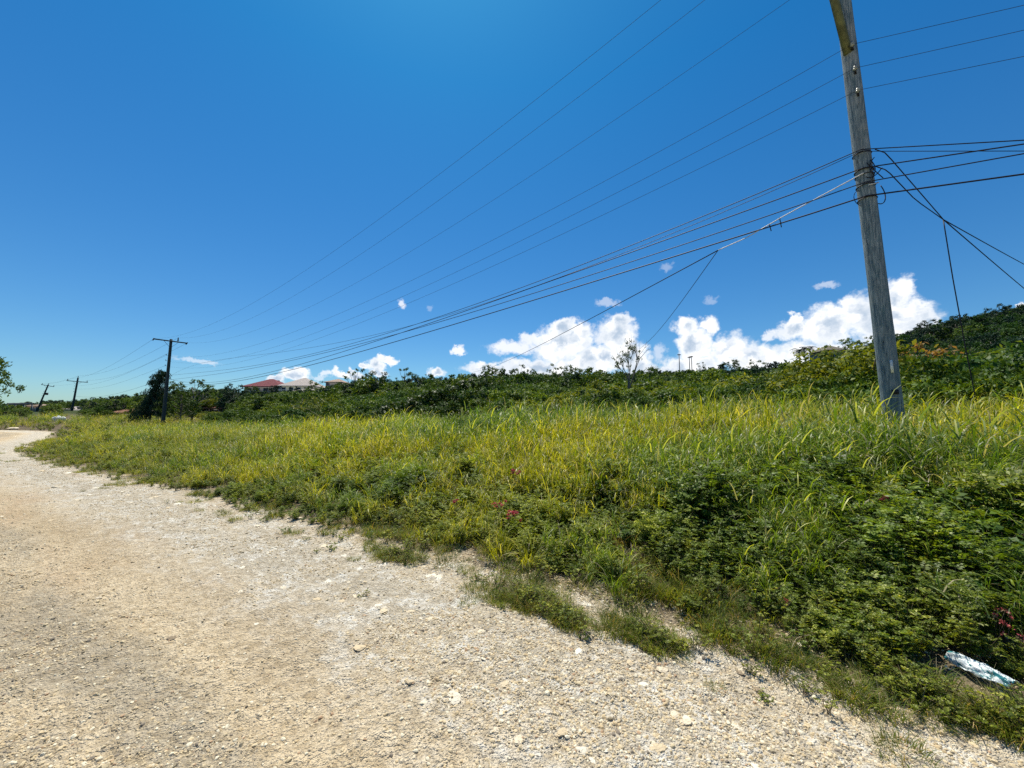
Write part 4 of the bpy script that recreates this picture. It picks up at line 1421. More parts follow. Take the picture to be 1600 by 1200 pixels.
def house(name, label, px0, px1, py_eave, py_top, py_base, Y, d_, wall_m, roof_m, storeys, over=.5, rz=0, win=4, balcony=False):
    a = at(px0, py_eave, Y); b = at(px1, py_eave, Y)
    base_z = min(at((px0 + px1) / 2, py_base, Y)[2], h1((a[0] + b[0]) / 2, Y + d_ / 2) + .2)
    w_ = b[0] - a[0]
    cx = (a[0] + b[0]) / 2
    o = empty(name, (cx, Y + d_ / 2, base_z), rz)
    zt = a[2] - base_z
    hr = at(px0, py_top, Y + d_ * .4)[2] - a[2]
    mb = MB().box((0, 0, zt / 2 - .6), (w_, d_, zt + 1.2))
    mb.build('wall', wall_m, o)
    rf = hip('roof', w_, d_, max(.8, hr), over, roof_m, o, zt + .05)
    sh = zt / storeys
    for st in range(storeys):
        for k in range(win):
            x = (-.5 + (k + .5) / win) * w_ * .94
            zc = sh * (st + .55)
            f = MB(); ww, wh = min(1.3, w_ / win * .5), sh * .5
            for sx in (-1, 1):
                f.box((x + sx * (ww / 2 + .04), -d_ / 2 - .03, zc), (.08, .1, wh + .16))
            f.box((x, -d_ / 2 - .03, zc + wh / 2 + .04), (ww, .1, .08)); f.box((x, -d_ / 2 - .05, zc - wh / 2 - .05), (ww + .2, .16, .09))
            fr = f.build('window', M_TRIM, o)
            MB().box((x, -d_ / 2 - .012, zc), (ww, .02, wh)).build('pane', M_GLASS, fr)
        if balcony and st > 0:
            bb = MB().box((-w_ * .28, -d_ / 2 - .7, sh * st + .06), (w_ * .40, 1.4, .14))
            for k in range(9):
                bb.box((-w_ * .28 + (k - 4) * w_ * .047, -d_ / 2 - 1.35, sh * st + .55), (.07, .07, .84))
            bb.box((-w_ * .28, -d_ / 2 - 1.35, sh * st + 1.0), (w_ * .40, .09, .08))
            bb.build('balcony', M_TRIM, o)
    for sx in (-1, 1):
        for st in range(storeys):
            x = sx * (w_ / 2 + .012)
            MB().box((x, 0, sh * (st + .55)), (.024, 1.2, sh * .5)).build('side_window', M_GLASS, o)
    props(o, label, 'house', 'houses behind the thicket')
    return o, rf, w_, d_, zt


ho = house('house', 'two-storey house with a bright red hipped roof on the ridge, left of the cream one', 382, 436, 604, 592, 628, 112, 9, M_GREYW, M_RROOF, 2, .7, win=4, balcony=True)
MB().box((1.5, 1.0, ho[4] + 1.9), (.5, .5, .9)).build('chimney', M_GREYW, ho[1])
house('house', 'cream three-storey house with a pale hipped roof beside the red-roofed one', 436, 486, 603, 590, 640, 106, 10, M_CREAM, M_PROOF, 3, .5, win=4, balcony=True)
house('house', 'low extension with a pale roof below the cream three-storey house', 456, 492, 611, 607, 628, 100, 5, M_WHITEW, M_PROOF, 1, .3, win=3)
house('house', 'small grey house with a tan roof on the ridge right of the big houses', 509, 532, 597, 592, 612, 112, 7, M_GREYW, M_TROOF, 1, .5, win=2)
house('house', 'low house with a broad terracotta roof left of the weeping tree', 178, 222, 645, 633, 655, 62, 8, M_GREYW, M_BROOF, 1, .5, win=2)
house('house', 'low house with a sloping terracotta roof right of the second utility pole', 312, 362, 638, 619, 655, 68, 9, M_GREYW, M_BROOF, 1, .7, win=3)
house('house', 'low white house seen between the two farthest utility poles', 88, 106, 640, 636, 650, 118, 7, M_WHITEW, M_PROOF, 1, .4, win=3)
house('house', 'long white house right of the third utility pole among trees', 117, 134, 636, 632, 648, 122, 7, M_WHITEW, M_PROOF, 1, .4, win=3)
house('house', 'brown-roofed building on the far left behind the fourth pole', 38, 72, 634, 631, 646, 128, 8, M_TROOF, M_TROOF, 1, .4, win=4)
house('house', 'hilltop house with a shallow olive-brown roof right of the three palms', 1292, 1322, 547, 539, 566, 124, 7, M_OROOF, M_OROOF, 1, .6, win=2)

# ------------------------------------------------------------------ utility poles
ND = unit(np.array([0.62, 0.79, 0]))      # crossarm direction
RD = unit(np.array([-0.79, 0.62, 0]))     # line direction


def insulator(mb, c, up, r=.05, h=.16, mi=0):
    c = np.asarray(c, float); up = np.asarray(up, float)
    pr = [(0, .35), (.18, .35), (.2, 1), (.35, .95), (.38, .5), (.5, .5), (.52, .85), (.7, .8), (.74, .45), (.9, .5), (1.0, .25)]
    mb.tube([c + up * h * q for q, _ in pr], [r * k for _, k in pr], 10, True, mi)


def pole_path(base, top, n=14, bow=.0):
    q = np.linspace(0, 1, n)[:, None]
    return base * (1 - q) + top * q + np.array([bow, 0, 0]) * np.sin(q * math.pi)


# --- nearest pole
b1 = at(1399, 655, 7.5); b1[2] = h1(b1[0], b1[1])
t1p = at(1325, 60, 7.35)
dirp = unit(t1p - np.array([b1[0], b1[1], at(1399, 655, 7.5)[2]]))
top1 = t1p + dirp * 2.9
bot1 = b1 - dirp * 0.0
pole1 = empty('utility_pole', b1)
pp = pole_path(b1 - dirp * .4, top1, 40) - b1
g = np.random.default_rng(3)
mb = MB().tube(pp, np.linspace(.165, .118, 40) * (1 + g.normal(0, .008, 40)), 28)
mb.build('pole', M_POLE, pole1, True)


def on1(z):
    q = (z - b1[2]) / (top1[2] - b1[2])
    return b1 * (1 - q) + top1 * q


def rad1(z):
    return np.interp(z, [b1[2], top1[2]], [.165, .118])


def z_at_py(py):
    best = min(np.linspace(b1[2], top1[2], 900), key=lambda z: abs(proj(*on1(z))[1] - py))
    return best


TO = -unit(np.array([b1[0], b1[1], 0]))      # horizontal direction from the pole towards the road viewer
SIDE = np.array([-TO[1], TO[0], 0]) * -1
SIDE = SIDE if SIDE[0] > 0 else -SIDE         # to the viewer's right
zx = top1[2] - .35
arm_c = on1(zx) + RD * -.17
MB().beam(arm_c - ND * 1.25 - b1, arm_c + ND * 1.25 - b1, .10, .12).build('crossarm', M_POLE, pole1)
# yellowed brace that spreads from the pole towards the crossarm
ya = at(1325, 84, 7.28)
yb = ya + (at(1296, -30, 7.16) - ya) * 2.0
br = MB(); br.beam(ya - b1, yb - b1, .115, .09)
br.build('brace', M_YELLOW, pole1)
br = MB(); br.beam(on1(zx - 1.0) + ND * .12 - b1, on1(zx - .05) + ND * .8 - RD * .2 - b1, .05, .03); br.build('brace', M_IRON, pole1)
for k, off in enumerate((-1.15, -.42, 1.15)):
    mi_ = MB(); insulator(mi_, arm_c + ND * off + [0, 0, .06] - b1, (0, 0, 1), .06, .2); mi_.build('insulator', M_INSUL, pole1)
# spool insulators on the side of the pole
SP = []
for py in (82, 118, 152):
    z0 = z_at_py(py)
    c = on1(z0) + TO * (rad1(z0) + .055) + SIDE * .055
    mi_ = MB(); insulator(mi_, c - [0, 0, .055] - b1, (0, 0, 1), .042, .11)
    io = mi_.build('insulator', M_INSUL, pole1)
    bk = MB(); bk.beam(c - TO * .075 - [0, 0, .07] - b1, c + TO * .01 - [0, 0, .07] - b1, .03, .012)
    bk.beam(c - TO * .075 + [0, 0, .06] - b1, c + TO * .01 + [0, 0, .06] - b1, .03, .012)
    bk.beam(c - TO * .07 - [0, 0, .09] - b1, c - TO * .07 + [0, 0, .09] - b1, .04, .012)
    bk.build('bracket', M_IRON, pole1)
    SP.append(c)
# telecom hardware: bands, hooks, looped slack cable
hw = MB()
for py, r_ in ((243, .008), (268, .01), (276, .008), (292, .009), (312, .008)):
    z0 = z_at_py(py); c = on1(z0)
    a = np.linspace(0, 6.283, 25)
    ring = np.array([c + (TO * math.cos(q) + SIDE * math.sin(q)) * (rad1(z0) + .006) for q in a])
    MB().tube(ring - b1, r_, 5, False).build('cable_band', M_CABLE, pole1)
for (p0_, p1_, p2_) in (((1366, 246), (1352, 262), (1366, 274)), ((1360, 250), (1374, 262), (1362, 280)), ((1354, 254), (1368, 268), (1380, 278)), ((1378, 262), (1365, 282), (1352, 276))):
    q = np.linspace(0, 1, 9)[:, None]
    A_, B_, C_ = (at(u_, v__, 7.22) for u_, v__ in (p0_, p1_, p2_))
    MB().tube((1 - q) ** 2 * A_ + 2 * q * (1 - q) * B_ + q ** 2 * C_ - b1, .009, 5).build('slack_cable', M_CABLE, pole1)
lp = MB()
q = np.linspace(0, 1, 16)[:, None]
A_, B_, C_, D_ = at(1376, 290, 7.3), at(1387, 303, 7.25), at(1386, 322, 7.2), at(1372, 318, 7.25)
lp.tube((1 - q) ** 3 * A_ + 3 * q * (1 - q) ** 2 * B_ + 3 * q ** 2 * (1 - q) * C_ + q ** 3 * D_ - b1, .009, 6)
A_, B_, C_ = at(1370, 242, 7.3), at(1366, 252, 7.2), at(1376, 262, 7.3)
A_, B_, C_, D_ = at(1342, 298, 7.4), at(1330, 300, 7.3), at(1332, 318, 7.3), at(1346, 322, 7.4)
lp.build('slack_loop', M_CABLE, pole1)
MB().tube((1 - q) ** 3 * A_ + 3 * q * (1 - q) ** 2 * B_ + 3 * q ** 2 * (1 - q) * C_ + q ** 3 * D_ - b1, .006, 5).build('slack_loop', M_CABLE, pole1)
gr_ = MB(); gr_.beam(at(1357, 289, 7.2) - b1, at(1373, 285, 7.2) - b1, .012, .02); gr_.build('clamp', M_SILVER, pole1)


def plate_on_pole(py0, py1, wd, side_off, m_, nm, th=.01):
    z0, z1 = z_at_py(py0), z_at_py(py1)
    zc = (z0 + z1) / 2; c = on1(zc) + TO * math.sqrt(max(.001, (rad1(zc) + .002) ** 2 - side_off ** 2)) + SIDE * side_off
    up = dirp; nrm = unit(TO * 1.0 + SIDE * side_off / rad1(zc)); rt = unit(np.cross(up, nrm)); nrm = np.cross(rt, up)
    return MB().box(c + nrm * th / 2 - b1, (wd, th, z0 - z1), (rt, nrm, up)).build(nm, m_, pole1)


plate_on_pole(564, 584, .042, .055, M_TAG, 'tag')
plate_on_pole(610, 617, .10, .06, M_IRON, 'number_plate')
props(pole1, 'tall weathered grey wooden utility pole, nearest and largest, right of the picture', 'utility pole', 'wooden utility poles along the road')


# --- the farther poles
def far_pole(pxb, pxt, pyt, Y, arm_px0, arm_px1, label, deadend, r0=.16, topext=.25, boxes=()):
    b = at(pxb, 655, Y); b[2] = h1(b[0], Y)
    tpt = at(pxt, pyt, Y)
    o = empty('utility_pole', b)
    d = tpt - b
    MB().tube(pole_path(b - unit(d) * .3, tpt, 10) - b, np.linspace(r0, r0 * .68, 10), 12).build('pole', M_POLE_D, o, True)
    L = np.linalg.norm(d); ud = d / L
    ac = tpt - ud * topext
    # half length so the arm spans the photo's width
    k = abs(F * (ND[0] * ac[1] - ac[0] * ND[1]) / ac[1] ** 2)
    h0 = (pxt - arm_px0) / k; h1_ = (arm_px1 - pxt) / k
    armd = unit(ND - ud * (ND @ ud))
    A_ = ac - armd * h0 - RD * .12; B_ = ac + armd * h1_ - RD * .12
    MB().beam(A_ - b, B_ - b, .10, .13).build('crossarm', M_POLE_D, o)
    bs = MB()
    bs.beam(ac - ud * .8 - b, ac - armd * .7 - RD * .15 - b, .04, .02); bs.beam(ac - ud * .8 - b, ac + armd * .7 - RD * .15 - b, .04, .02)
    bs.build('brace', M_IRON, o)
    ends = []
    if deadend:
        for P_, sg in ((A_, -1), (B_, 1)):
            i1 = MB(); insulator(i1, P_ - RD * .02 - b, -RD * .96 + np.array([0, 0, .05]), .07, .42); i1.build('insulator', M_IRON, o)
            i1 = MB(); insulator(i1, P_ + RD * .02 - b, RD * .9 + np.array([0, 0, -.35]), .07, .42); i1.build('insulator', M_IRON, o)
        mid = ac + armd * h1_ * .42 - RD * .12
        i1 = MB(); insulator(i1, mid + ud * .06 - b, ud, .09, .5); i1.build('insulator', M_IRON, o)
        ends = [A_ - RD * .4, mid + ud * .5, B_ - RD * .4]
    else:
        for P_ in (A_ + armd * .15, B_ - armd * .15):
            i1 = MB(); insulator(i1, P_ + ud * .06 - b, ud, .09, .35); i1.build('insulator', M_IRON, o)
        i1 = MB(); insulator(i1, tpt - b, ud, .08, .4); i1.build('insulator', M_IRON, o)
        ends = [A_ + armd * .15 + ud * .4, tpt + ud * .4, B_ - armd * .15 + ud * .4]
    sp = []
    for q in (1.95, 2.6, 3.2):
        c = tpt - ud * q - ND * (r0 + .1)
        i1 = MB(); insulator(i1, c - b, ud, .05, .14)
        i1.beam(c + ND * .12 - b, c - b, .03, .03)
        i1.build('insulator', M_IRON, o); sp.append(c)
    for q in boxes:
        MB().box(tpt - ud * q + ND * (r0 + .2) - b, (.45, .35, .6)).build('transformer_box', M_IRON, o)
    props(o, label, 'utility pole', 'wooden utility poles along the road')
    return b, tpt, ends, sp, ud


P2 = far_pole(255, 267.5, 530, 45, 240, 293, 'dark utility pole with a level crossarm beside the drooping tree', True, .20)
P3 = far_pole(111, 122, 590, 86, 105, 139, 'smaller upright utility pole, second from the left', False, .21, .9)
P4 = far_pole(56, 75.5, 601, 104, 64.5, 86, 'farthest utility pole, leaning strongly to the right', False, .21, .3, boxes=(2.6,))


# ------------------------------------------------------------------ wires
def on_plane(px, py, A_, B_):
    """where the sight line to a photo position meets the vertical plane through the wire's two posts"""
    d = px_dir(px, py); n = np.array([-(B_[1] - A_[1]), B_[0] - A_[0], 0.0])
    k = (n @ (A_ - np.array([0, 0, CH]))) / (n @ d)
    return np.array([0, 0, CH]) + d * k


def wire(A_, B_, trace, r, m_, label, group, deg=2, extend=None, name='overhead_wire', n=70):
    """A_ and B_ fix the plan line and the ends; the trace fixes the sag"""
    A_ = np.asarray(A_, float); B_ = np.asarray(B_, float)
    h = (B_ - A_)[:2]; L2 = h @ h
    ts, zs = [0, 1], [A_[2], B_[2]]
    wts = [6, 6]
    for px, py in trace:
        q = on_plane(px, py, A_, B_)
        tt_ = ((q - A_)[:2] @ h) / L2
        ts.append(tt_); zs.append(q[2]); wts.append(1.0)
    ts = np.array(ts)
    cf = np.polyfit(ts, np.array(zs), deg, w=np.array(wts)) if len(trace) else np.polyfit(ts, zs, 1)
    q = np.linspace(0, 1, n)
    q = q ** 1.0
    pts = np.stack([A_[0] + q * (B_[0] - A_[0]), A_[1] + q * (B_[1] - A_[1]), np.polyval(cf, q)], 1)
    pts[0] = A_; pts[-1] = B_
    if extend is not None:       # photo position of the onward span at the picture's right edge
        e = on_plane(extend[0], extend[1], A_, A_ + np.array([.79, -.62, 0]))
        de = np.linalg.norm((e - A_)[:2]); sl = (e[2] - A_[2]) / de
        dd = np.linspace(46, 0, 24)[:, None]
        ex = A_ + dd * np.array([.787, -.617, 0]) + np.hstack([0 * dd, 0 * dd, dd * sl + .004 * dd * (dd - de)])
        pts = np.vstack([ex[:-1], pts])
    o = MB().tube(pts - pts[len(pts) // 2], r, 6).build(name, m_, None, True, loc=pts[len(pts) // 2])
    return props(o, label, 'wire', group)


GW = 'power lines between the utility poles'
GT = 'telephone cables between the utility poles'
NXT = np.array([b1[0] + .79 * 46, b1[1] - .62 * 46, 0])      # where the next pole behind the viewer stands
W_TR = [[(1130, 0), (900, 152), (650, 310), (450, 430), (275, 518)],
        [(1200, 0), (960, 150), (900, 188), (650, 340), (450, 453)],
        [(1303, 34), (1150, 127), (1000, 204), (900, 259), (650, 388), (450, 480)]]
WL = ['uppermost thin power line running to the left tip of the second pole crossarm', 'second highest thin power line ending at the pin insulator of the second pole',
      'third highest power line ending at the right tip of the second pole crossarm']
for k, off in enumerate((-1.15, -.42, 1.15)):
    A_ = arm_c + ND * off + np.array([0, 0, .27])
    wire(A_, P2[2][k], W_TR[k], .0042, M_WIRE, WL[k], GW, extend=[(1600, -210), (1600, -150), (1600, -70)][k])
S_TR = [[(1200, 160), (1000, 264), (900, 314), (650, 435), (450, 518), (320, 557)],
        [(1200, 193), (1000, 289), (900, 337), (650, 453), (450, 534)],
        [(1200, 223), (1000, 315), (900, 358), (650, 466), (450, 543), (290, 577)]]
SL = ['power line tied to the top spool insulator of the nearest pole', 'power line tied to the middle spool insulator of the nearest pole', 'power line tied to the lowest spool insulator of the nearest pole']
SR = [(1600, 8), (1600, 47), (1600, 88)]
for k in range(3):
    A_ = SP[k]
    wire(A_, P2[3][k], S_TR[k], .004, M_WIRE, SL[k], GW, extend=SR[k])

ud2 = P2[4]; t2 = P2[1]


def p2at(py):
    q = np.linspace(0, 9, 400); z_ = [abs(proj(*(t2 - ud2 * k))[1] - py) for k in q]
    return t2 - ud2 * q[int(np.argmin(z_))] - RD * .15


T = [((1376, 240), 587, [(1340, 250), (1200, 305), (1000, 381), (900, 417), (650, 504), (450, 562)], .009, M_CABLE, 'highest telephone cable leaving the nearest pole', (1600, 219)),
     ((1374, 243), 590, [(1340, 251), (1190, 312), (1000, 386), (900, 421), (650, 507)], .006, M_CABLE, 'thin cable running just under the highest telephone cable', (1600, 236)),
     ((1368, 268), 591, [(1340, 276), (1215, 320), (1100, 355), (900, 426), (650, 510), (450, 575)], .011, M_CABLE, 'thick telephone cable in the middle of the bundle', (1600, 225)),
     ((1366, 290), 594, [(1345, 296), (1200, 344), (1050, 389), (900, 434), (650, 514)], .010, M_CABLE, 'telephone cable with bright wrapped ties, second from the bottom', (1600, 240)),
     ((1372, 311), 597, [(1345, 320), (1220, 354), (1100, 395), (900, 449), (650, 521), (450, 580)], .014, M_CABLE, 'lowest and thickest telephone cable on the nearest pole', (1600, 272))]
TP = []
for (a0, pyb, tr_, r_, m__, lab, rr_) in T:
    A_ = on1(z_at_py(a0[1])) + TO * (.17)
    B_ = p2at(pyb)
    wire(A_, B_, tr_, r_, m__, lab, GT, extend=rr_, name='telephone_cable', deg=3)
    TP.append((A_, B_))


def strand(pts, r, m_, label, cat='wire', group=None, name='overhead_wire', sag=0.0, n=18, sides=5):
    pts = np.asarray(pts, float)
    q = np.linspace(0, len(pts) - 1, n)
    P_ = np.stack([np.interp(q, np.arange(len(pts)), pts[:, i]) for i in range(3)], 1)
    P_[:, 2] -= sag * np.sin(np.linspace(0, math.pi, n))
    c = P_[n // 2]
    o = MB().tube(P_ - c, r, sides).build(name, m_, None, True, loc=c)
    return props(o, label, cat, group)


A_, B_ = TP[4]
j1 = on_plane(1122, 391, A_, B_)
strand([j1, at(1000, 545, 26)], .009, M_CABLE, 'service wire dropping steeply from the cables to the half-bare tree', group='service drops', sag=.25)
strand([j1, at(738, 582, 60)], .013, M_CABLE, 'service wire slanting down leftwards in front of the big cloud', group='service drops', sag=.5)
a_ = on1(z_at_py(276)) + TO * .17
strand([a_, on_plane(1300, 297, A_, B_), on_plane(1222, 339, A_, B_), on_plane(1165, 372, A_, B_), j1], .010, M_SILVER, 'bright stranded wire joining the nearest pole to the lowest cable', group='service drops', n=24, sides=6)
# two short spacers hanging between the bright strand and the lowest cable
for u_, v0, v1 in ((1221, 340, 355), (1205, 350, 361)):
    strand([on_plane(u_ - 3, v0, A_, B_), on_plane(u_, v1, A_, B_)], .010, M_CABLE, 'short hanging spacer between cables, ' + ('nearer the pole' if u_ == 1221 else 'farther from the pole'), 'cable spacer', 'cable spacers', 'cable_spacer', n=4)
# service drops towards the right
KN = at(1474, 343, 9.0)
s1 = on1(z_at_py(241)) + SIDE * .2; s2 = on1(z_at_py(266)) + SIDE * .18
strand([s1, at(1384, 239, 7.5), KN], .010, M_CABLE, 'upper of the two wires slanting from the pole down to the knot on the right', group='right-hand drop wires', n=12)
strand([s2, at(1386, 266, 7.5), at(1430, 312, 8.3), KN], .010, M_CABLE, 'lower of the two wires slanting from the pole to the knot on the right', group='right-hand drop wires', n=12)
strand([KN, at(1604, 413, 14), at(1690, 452, 20)], .012, M_CABLE, 'drop wire leaving the picture at the right, upper branch', group='right-hand drop wires', sag=.05)
strand([KN, at(1604, 452, 14), at(1690, 510, 20)], .012, M_CABLE, 'drop wire leaving the picture at the right, lower branch', group='right-hand drop wires', sag=.05)
gy = at(1531, 658, 9.5); gy[2] = h1(gy[0], gy[1])
strand([KN, at(1488, 430, 9.1), at(1508, 540, 9.3), at(1531, 655, 9.5), gy], .012, M_CABLE, 'slack guy wire hanging straight down into the grass on the right', group='right-hand drop wires', n=20)

# wires between the far poles
for k in range(3):
    a0_, b0_ = P2[2][k] + RD * .8, P3[2][k]
    strand([a0_, b0_], .009, M_WIRE, ['front', 'middle', 'rear'][k] + ' power line between the second and third utility poles', group=GW, sag=1.2)
    strand([P3[2][k], P4[2][k]], .009, M_WIRE, ['front', 'middle', 'rear'][k] + ' power line between the third and farthest utility poles', group=GW, sag=.4)
for k, (pp2, q3) in enumerate(((P2[3][0], 1.9), (P2[3][2], 2.6))):
    strand([pp2, P3[1] - P3[4] * q3], .008, M_WIRE, ['upper', 'lower'][k] + ' secondary line between the second and third utility poles', group=GW, sag=.9)
strand([p2at(590), P3[1] - P3[4] * 4.2], .012, M_CABLE, 'telephone cable between the second and third utility poles', group=GT, sag=1.0, name='telephone_cable')

# thin masts on the ridge
for px, tp, lab in ((1065, 553, 'single thin mast on the ridge right of the big cloud'), (1081, 557, 'left mast of the close pair on the ridge'), (1084.5, 556, 'right mast of the close pair on the ridge')):
    Y = 135; p = at(px, 655, Y); zb = h1(p[0], Y); tz = at(px, tp, Y)[2]
    mo = empty('mast', (p[0], Y, zb))
    MB().tube([(0, 0, 0), (0, 0, tz - zb)], [.16, .12], 6).build('pole', M_GREYW, mo)
    MB().box((0, 0, tz - zb - .3), (1.1, .3, .25)).build('lamp_head', M_IRON, mo)
    props(mo, lab, 'mast', 'masts on the ridge')

# ------------------------------------------------------------------ small things
# white plastic sack in the weeds
import bmesh
bm = bmesh.new()
bmesh.ops.create_grid(bm, x_segments=46, y_segments=22, size=1)
g = np.random.default_rng(9)
for v in bm.verts:
    x0, y0 = v.co.x, v.co.y
    f1 = fbm2(np.array([x0 * 1.6 + 10]), np.array([y0 * 1.2 + 3]), 1.0, 2)[0] - .5
    rdg = 1 - abs(fbm2(np.array([x0 * 1.2 + 30 + y0 * .9]), np.array([y0 * 2.6 - x0]), 1.5, 3)[0] - .5) * 4
    edge_r = 1 + .22 * (fbm2(np.array([x0 * 4 + 3]), np.array([math.copysign(2, y0)]), 1.0, 2)[0] - .5)
    taper = 1 - .30 * max(0, x0) - .12 * max(0, -x0)
    v.co.x = x0 * .140 + f1 * .03
    v.co.y = y0 * .050 * taper * edge_r + f1 * .018
    v.co.z = .034 * math.cos(min(1.55, abs(y0) * 1.55)) * (1 - .25 * abs(x0) ** 3) + max(0, rdg) * .020 + f1 * .02
me = bpy.data.meshes.new('plastic_sack'); bm.to_mesh(me); bm.free()
m_, t = mat('white_and_teal_plastic')
o_ = t.obj()
pn = t.noise(t.v('MULTIPLY', o_, (1, 2.2, 1)), 13, 4, .6, 1.2)
col = t.mix(t.ramp(pn, .53, .57), (0.78, 0.84, 0.85), (0.05, 0.26, 0.29))
d_ = t.principled(col, .25, t.bump(t.noise(o_, 45, 3, .6), .006), spec=.6)
tr_ = t.new('ShaderNodeBsdfTranslucent'); t.put(tr_.inputs[0], col)
mx = t.new('ShaderNodeMixShader'); t.put(mx.inputs[0], .3)
t.t.links.new(d_, mx.inputs[1]); t.t.links.new(tr_.outputs[0], mx.inputs[2]); t.out(mx.outputs[0])
me.materials.append(m_)
for p_ in me.polygons: p_.use_smooth = True
o = link('plastic_sack', me, None, (BAG[0], BAG[1], h1(BAG[0], BAG[1]) + .06))
sm_ = o.modifiers.new('thick', 'SOLIDIFY'); sm_.thickness = .002
v2 = at(1580, 1084, 2.25) - at(1490, 1042, 2.5)
o.rotation_euler = (R(22), 0, math.atan2(v2[1], v2[0]))
props(o, 'crumpled white and teal plastic sack lying in the weeds at the right', 'plastic bag')


def ground_at(px, py):
    d = px_dir(px, py)
    k = CH / -d[2]
    for _ in range(8):
        z_ = h1(d[0] * k, d[1] * k); k = (CH - z_) / -d[2]
    return np.array([d[0] * k, d[1] * k, z_])


# single stones one can point at
for px, py, r_, m__, lab, sd in ((269, 998, .028, M_ROCKD, 'small dark stone lying alone on the left half of the road', 1),
                                 (1157, 1052, .022, M_ROCKD, 'rust-brown stone on the pale verge, right of centre', 2),
                                 (1072, 1131, .030, M_ROCK, 'pale rounded stone with a dark foot on the lower right road', 3),
                                 (812, 1157, .026, M_ROCK, 'flat cream stone near the bottom edge of the road', 4),
                                 (776, 1142, .020, M_ROCK, 'oval cream stone left of the flat one near the bottom edge', 5),
                                 (1036, 1048, .032, M_ROCK, 'broad pale stone on the verge below the weeds', 6),
                                 (155, 935, .022, M_ROCK, 'small pale stone on the left side of the road', 7),
                                 (1185, 1079, .026, M_ROCKD, 'reddish-brown stone near the verge left of the sack', 8)):
    p = ground_at(px, py)
    o = link('stone', rock_mesh('stone_single_%d' % sd, 600 + sd, m__, .45, 1.0, 3), None, p + [0, 0, r_ * .12])
    o.scale = (r_ * 1.2, r_, r_); o.rotation_euler = (.1, .1, sd)
    props(o, lab, 'stone', 'single stones on the road')

# pale rock heap behind the far bend
for px, py, sz, lab in ((85, 664, .42, 'left rock of the white heap beyond the bend'), (91, 663, .5, 'tallest rock of the white heap beyond the bend'), (98, 664, .4, 'right rock of the white heap beyond the bend')):
    p = at(px, py, 52)
    o = link('boulder', rock_mesh('boulder_%d' % px, 640 + px, M_TAG, .8, .5, 3), None, (p[0], p[1], h1(p[0], p[1]) + sz * .9 + .25))
    o.scale = (sz * .8, sz * .7, sz); props(o, lab, 'boulder', 'white boulders beyond the bend')
p = at(18, 673, 46)
o = link('boulder', rock_mesh('boulder_flat', 700, M_ROCK, .5, .5, 3), None, (p[0], p[1], h1(p[0], p[1]) + .1)); o.scale = (.8, .5, .5)
props(o, 'flat pale boulder on the far left road edge', 'boulder')
# rail fence on the far left
p0_, p1_ = at(8, 656, 75), at(48, 654, 70)
fo = empty('rail_fence', (p0_[0], p0_[1], h1(p0_[0], p0_[1])))
zr = 2.0
b0_ = np.array([0, 0, 0]); b1_ = np.array([p1_[0] - p0_[0], p1_[1] - p0_[1], h1(p1_[0], p1_[1]) - h1(p0_[0], p0_[1])])
MB().beam(b0_ + [0, 0, zr], b1_ + [0, 0, zr], .1, .35).build('rail', M_GREYW, fo)
for q in (0.0, .35, .7, 1.0):
    c = b0_ * (1 - q) + b1_ * q
    MB().beam(c, c + [0, 0, zr - .18], .16, .16).build('post', M_GREYW, fo)
props(fo, 'low grey rail fence at the far left beyond the road', 'fence')


# long dry stalks standing out of the grass
def stalk(trace, Y, r, label, m__=M_DRYSTEM, grp='dry stalks in the grass'):
    P_ = np.array([at(px, py, Y + i * .12) for i, (px, py) in enumerate(trace)])
    b = P_[-1].copy(); b[2] = min(b[2], h1(b[0], b[1]))
    P_ = np.vstack([P_, b])
    q = np.linspace(0, len(P_) - 1, 30)
    C_ = np.stack([np.interp(q, np.arange(len(P_)), P_[:, i]) for i in range(3)], 1)
    for _ in range(2):
        C_[1:-1] = (C_[:-2] + C_[1:-1] * 2 + C_[2:]) / 4
    o = MB().tube(C_ - b, np.linspace(r * .4, r, 30), 6).build('dry_stalk', m__, None, True, loc=b)
    props(o, label, 'dry stalk', grp)


stalk([(455, 636), (478, 637), (490, 645), (520, 662), (545, 678), (558, 686)], 14, .014, 'long bent dry stalk arching over the grass left of the dark mound')
stalk([(587, 640), (580, 655), (574, 672), (571, 684)], 12, .011, 'straight dry stalk sticking up left of the dark mound')
stalk([(285, 695), (286, 715), (288, 735), (288, 745)], 11, .006, 'thin pale stalk upright in the weeds at the left')
stalk([(1237, 1012), (1244, 997), (1254, 994), (1264, 1008), (1272, 1030), (1281, 1058)], 2.6, .0035, 'pale arching dry stem hanging over the verge weeds')
stalk([(1256, 994), (1270, 991), (1286, 996)], 2.7, .003, 'short dry stem beside the arching one on the verge')
stalk([(1505, 1058), (1508, 1080), (1510, 1094)], 2.2, .002, 'thin dry stem in front of the plastic sack')
stalk([(1228, 995), (1245, 980), (1258, 973)], 2.8, .003, 'slanting straw at the left in the right-hand weeds')
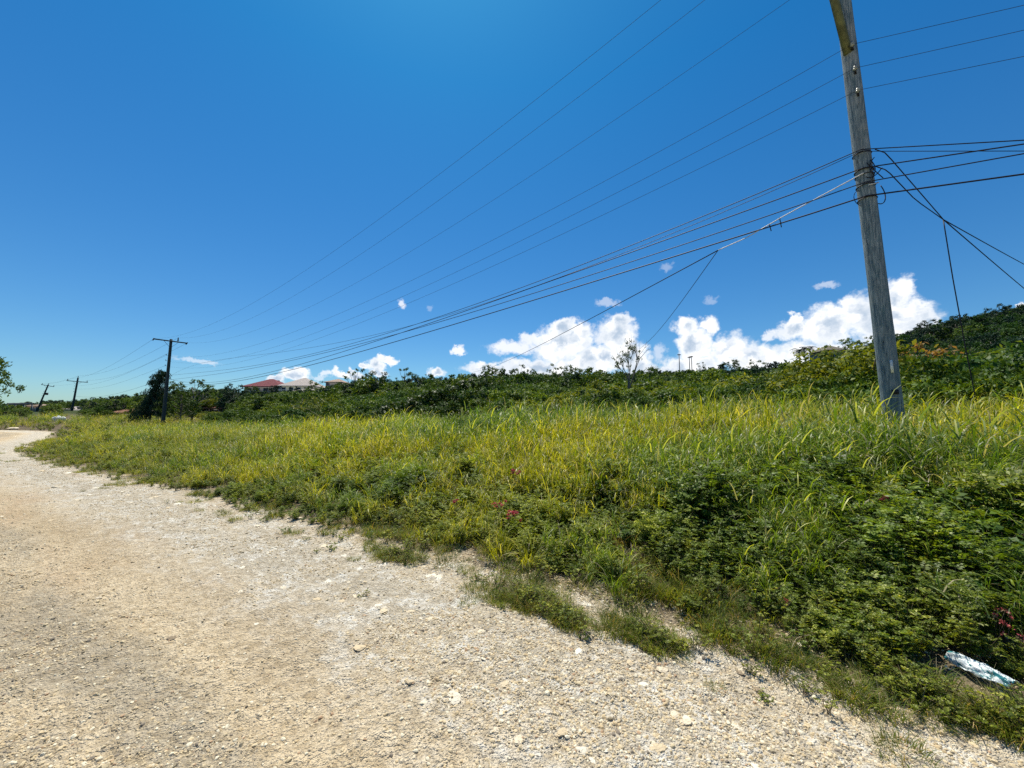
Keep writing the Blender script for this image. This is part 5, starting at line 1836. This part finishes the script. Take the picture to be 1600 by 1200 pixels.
stalk([(1145, 953), (1155, 975), (1170, 990), (1190, 1000)], 2.9, .0035, 'curved straw above the verge, left of the arching stem')


# red and pink flower heads
def flower(px, py, Y, n, rad, label, seed):
    n = int(n * 1.8) if Y > 3 else n; rad *= 1.25
    g = np.random.default_rng(seed)
    p = at(px, py, Y); gz = h1(p[0], p[1])
    b = np.array([p[0], p[1], gz])
    o = empty('flower_sprig', b)
    st = MB(); C, D, N = [], [], []
    for k in range(n):
        c = p + g.normal(0, rad, 3) * [1, .6, .6]
        st.tube([np.zeros(3), (c - b) * [.5, .5, .7], c - b], [.003, .002, .0015], 4)
        for j in range(16):
            d = rand_dirs(1, g)[0]; d[2] = abs(d[2]) * .7 + .1
            C.append(c - b + g.normal(0, .007, 3)); D.append(unit(d)); N.append(rand_dirs(1, g)[0])
    st.build('stem', M_STEM, o)
    Vl, Fl = leaf_quads(*map(np.array, (C, D, N)), .022 * g.uniform(.7, 1.2, len(C)) * (Y / 4), .014 * (Y / 4))
    link('petals', mesh_np('petals', Vl, Fl, [M_PETAL]), o)
    props(o, label, 'flowers', 'red and pink flower sprigs in the weeds')


FL = [(800, 803, 4.9, 6, .05, 'largest cluster of red flowers in the middle of the verge weeds'), (785, 786, 5.1, 3, .03, 'small orange-red flowers just above the middle red cluster'),
      (712, 784, 5.4, 2, .03, 'faint orange flowers left of the middle red cluster'), (808, 738, 6.0, 3, .04, 'reddish flowers at the foot of the tall grass above the middle cluster'),
      (445, 738, 8.8, 3, .07, 'dull red flowers in the left weeds'), (496, 735, 8.6, 2, .05, 'red flowers right of the dull ones in the left weeds'),
      (1552, 962, 2.62, 5, .035, 'bright pink flowers above the plastic sack'), (1570, 972, 2.6, 3, .03, 'pale pink flowers just right of the bright pink ones'), (1590, 1000, 2.5, 4, .03, 'deep red flowers at the right edge above the sack'),
      (1385, 778, 4.0, 3, .03, 'rusty flower head in the grass below the nearest pole'), (1223, 938, 3.0, 1, .02, 'single tiny orange flower low in the right weeds')]
for i, f_ in enumerate(FL):
    flower(*f_, 900 + i)
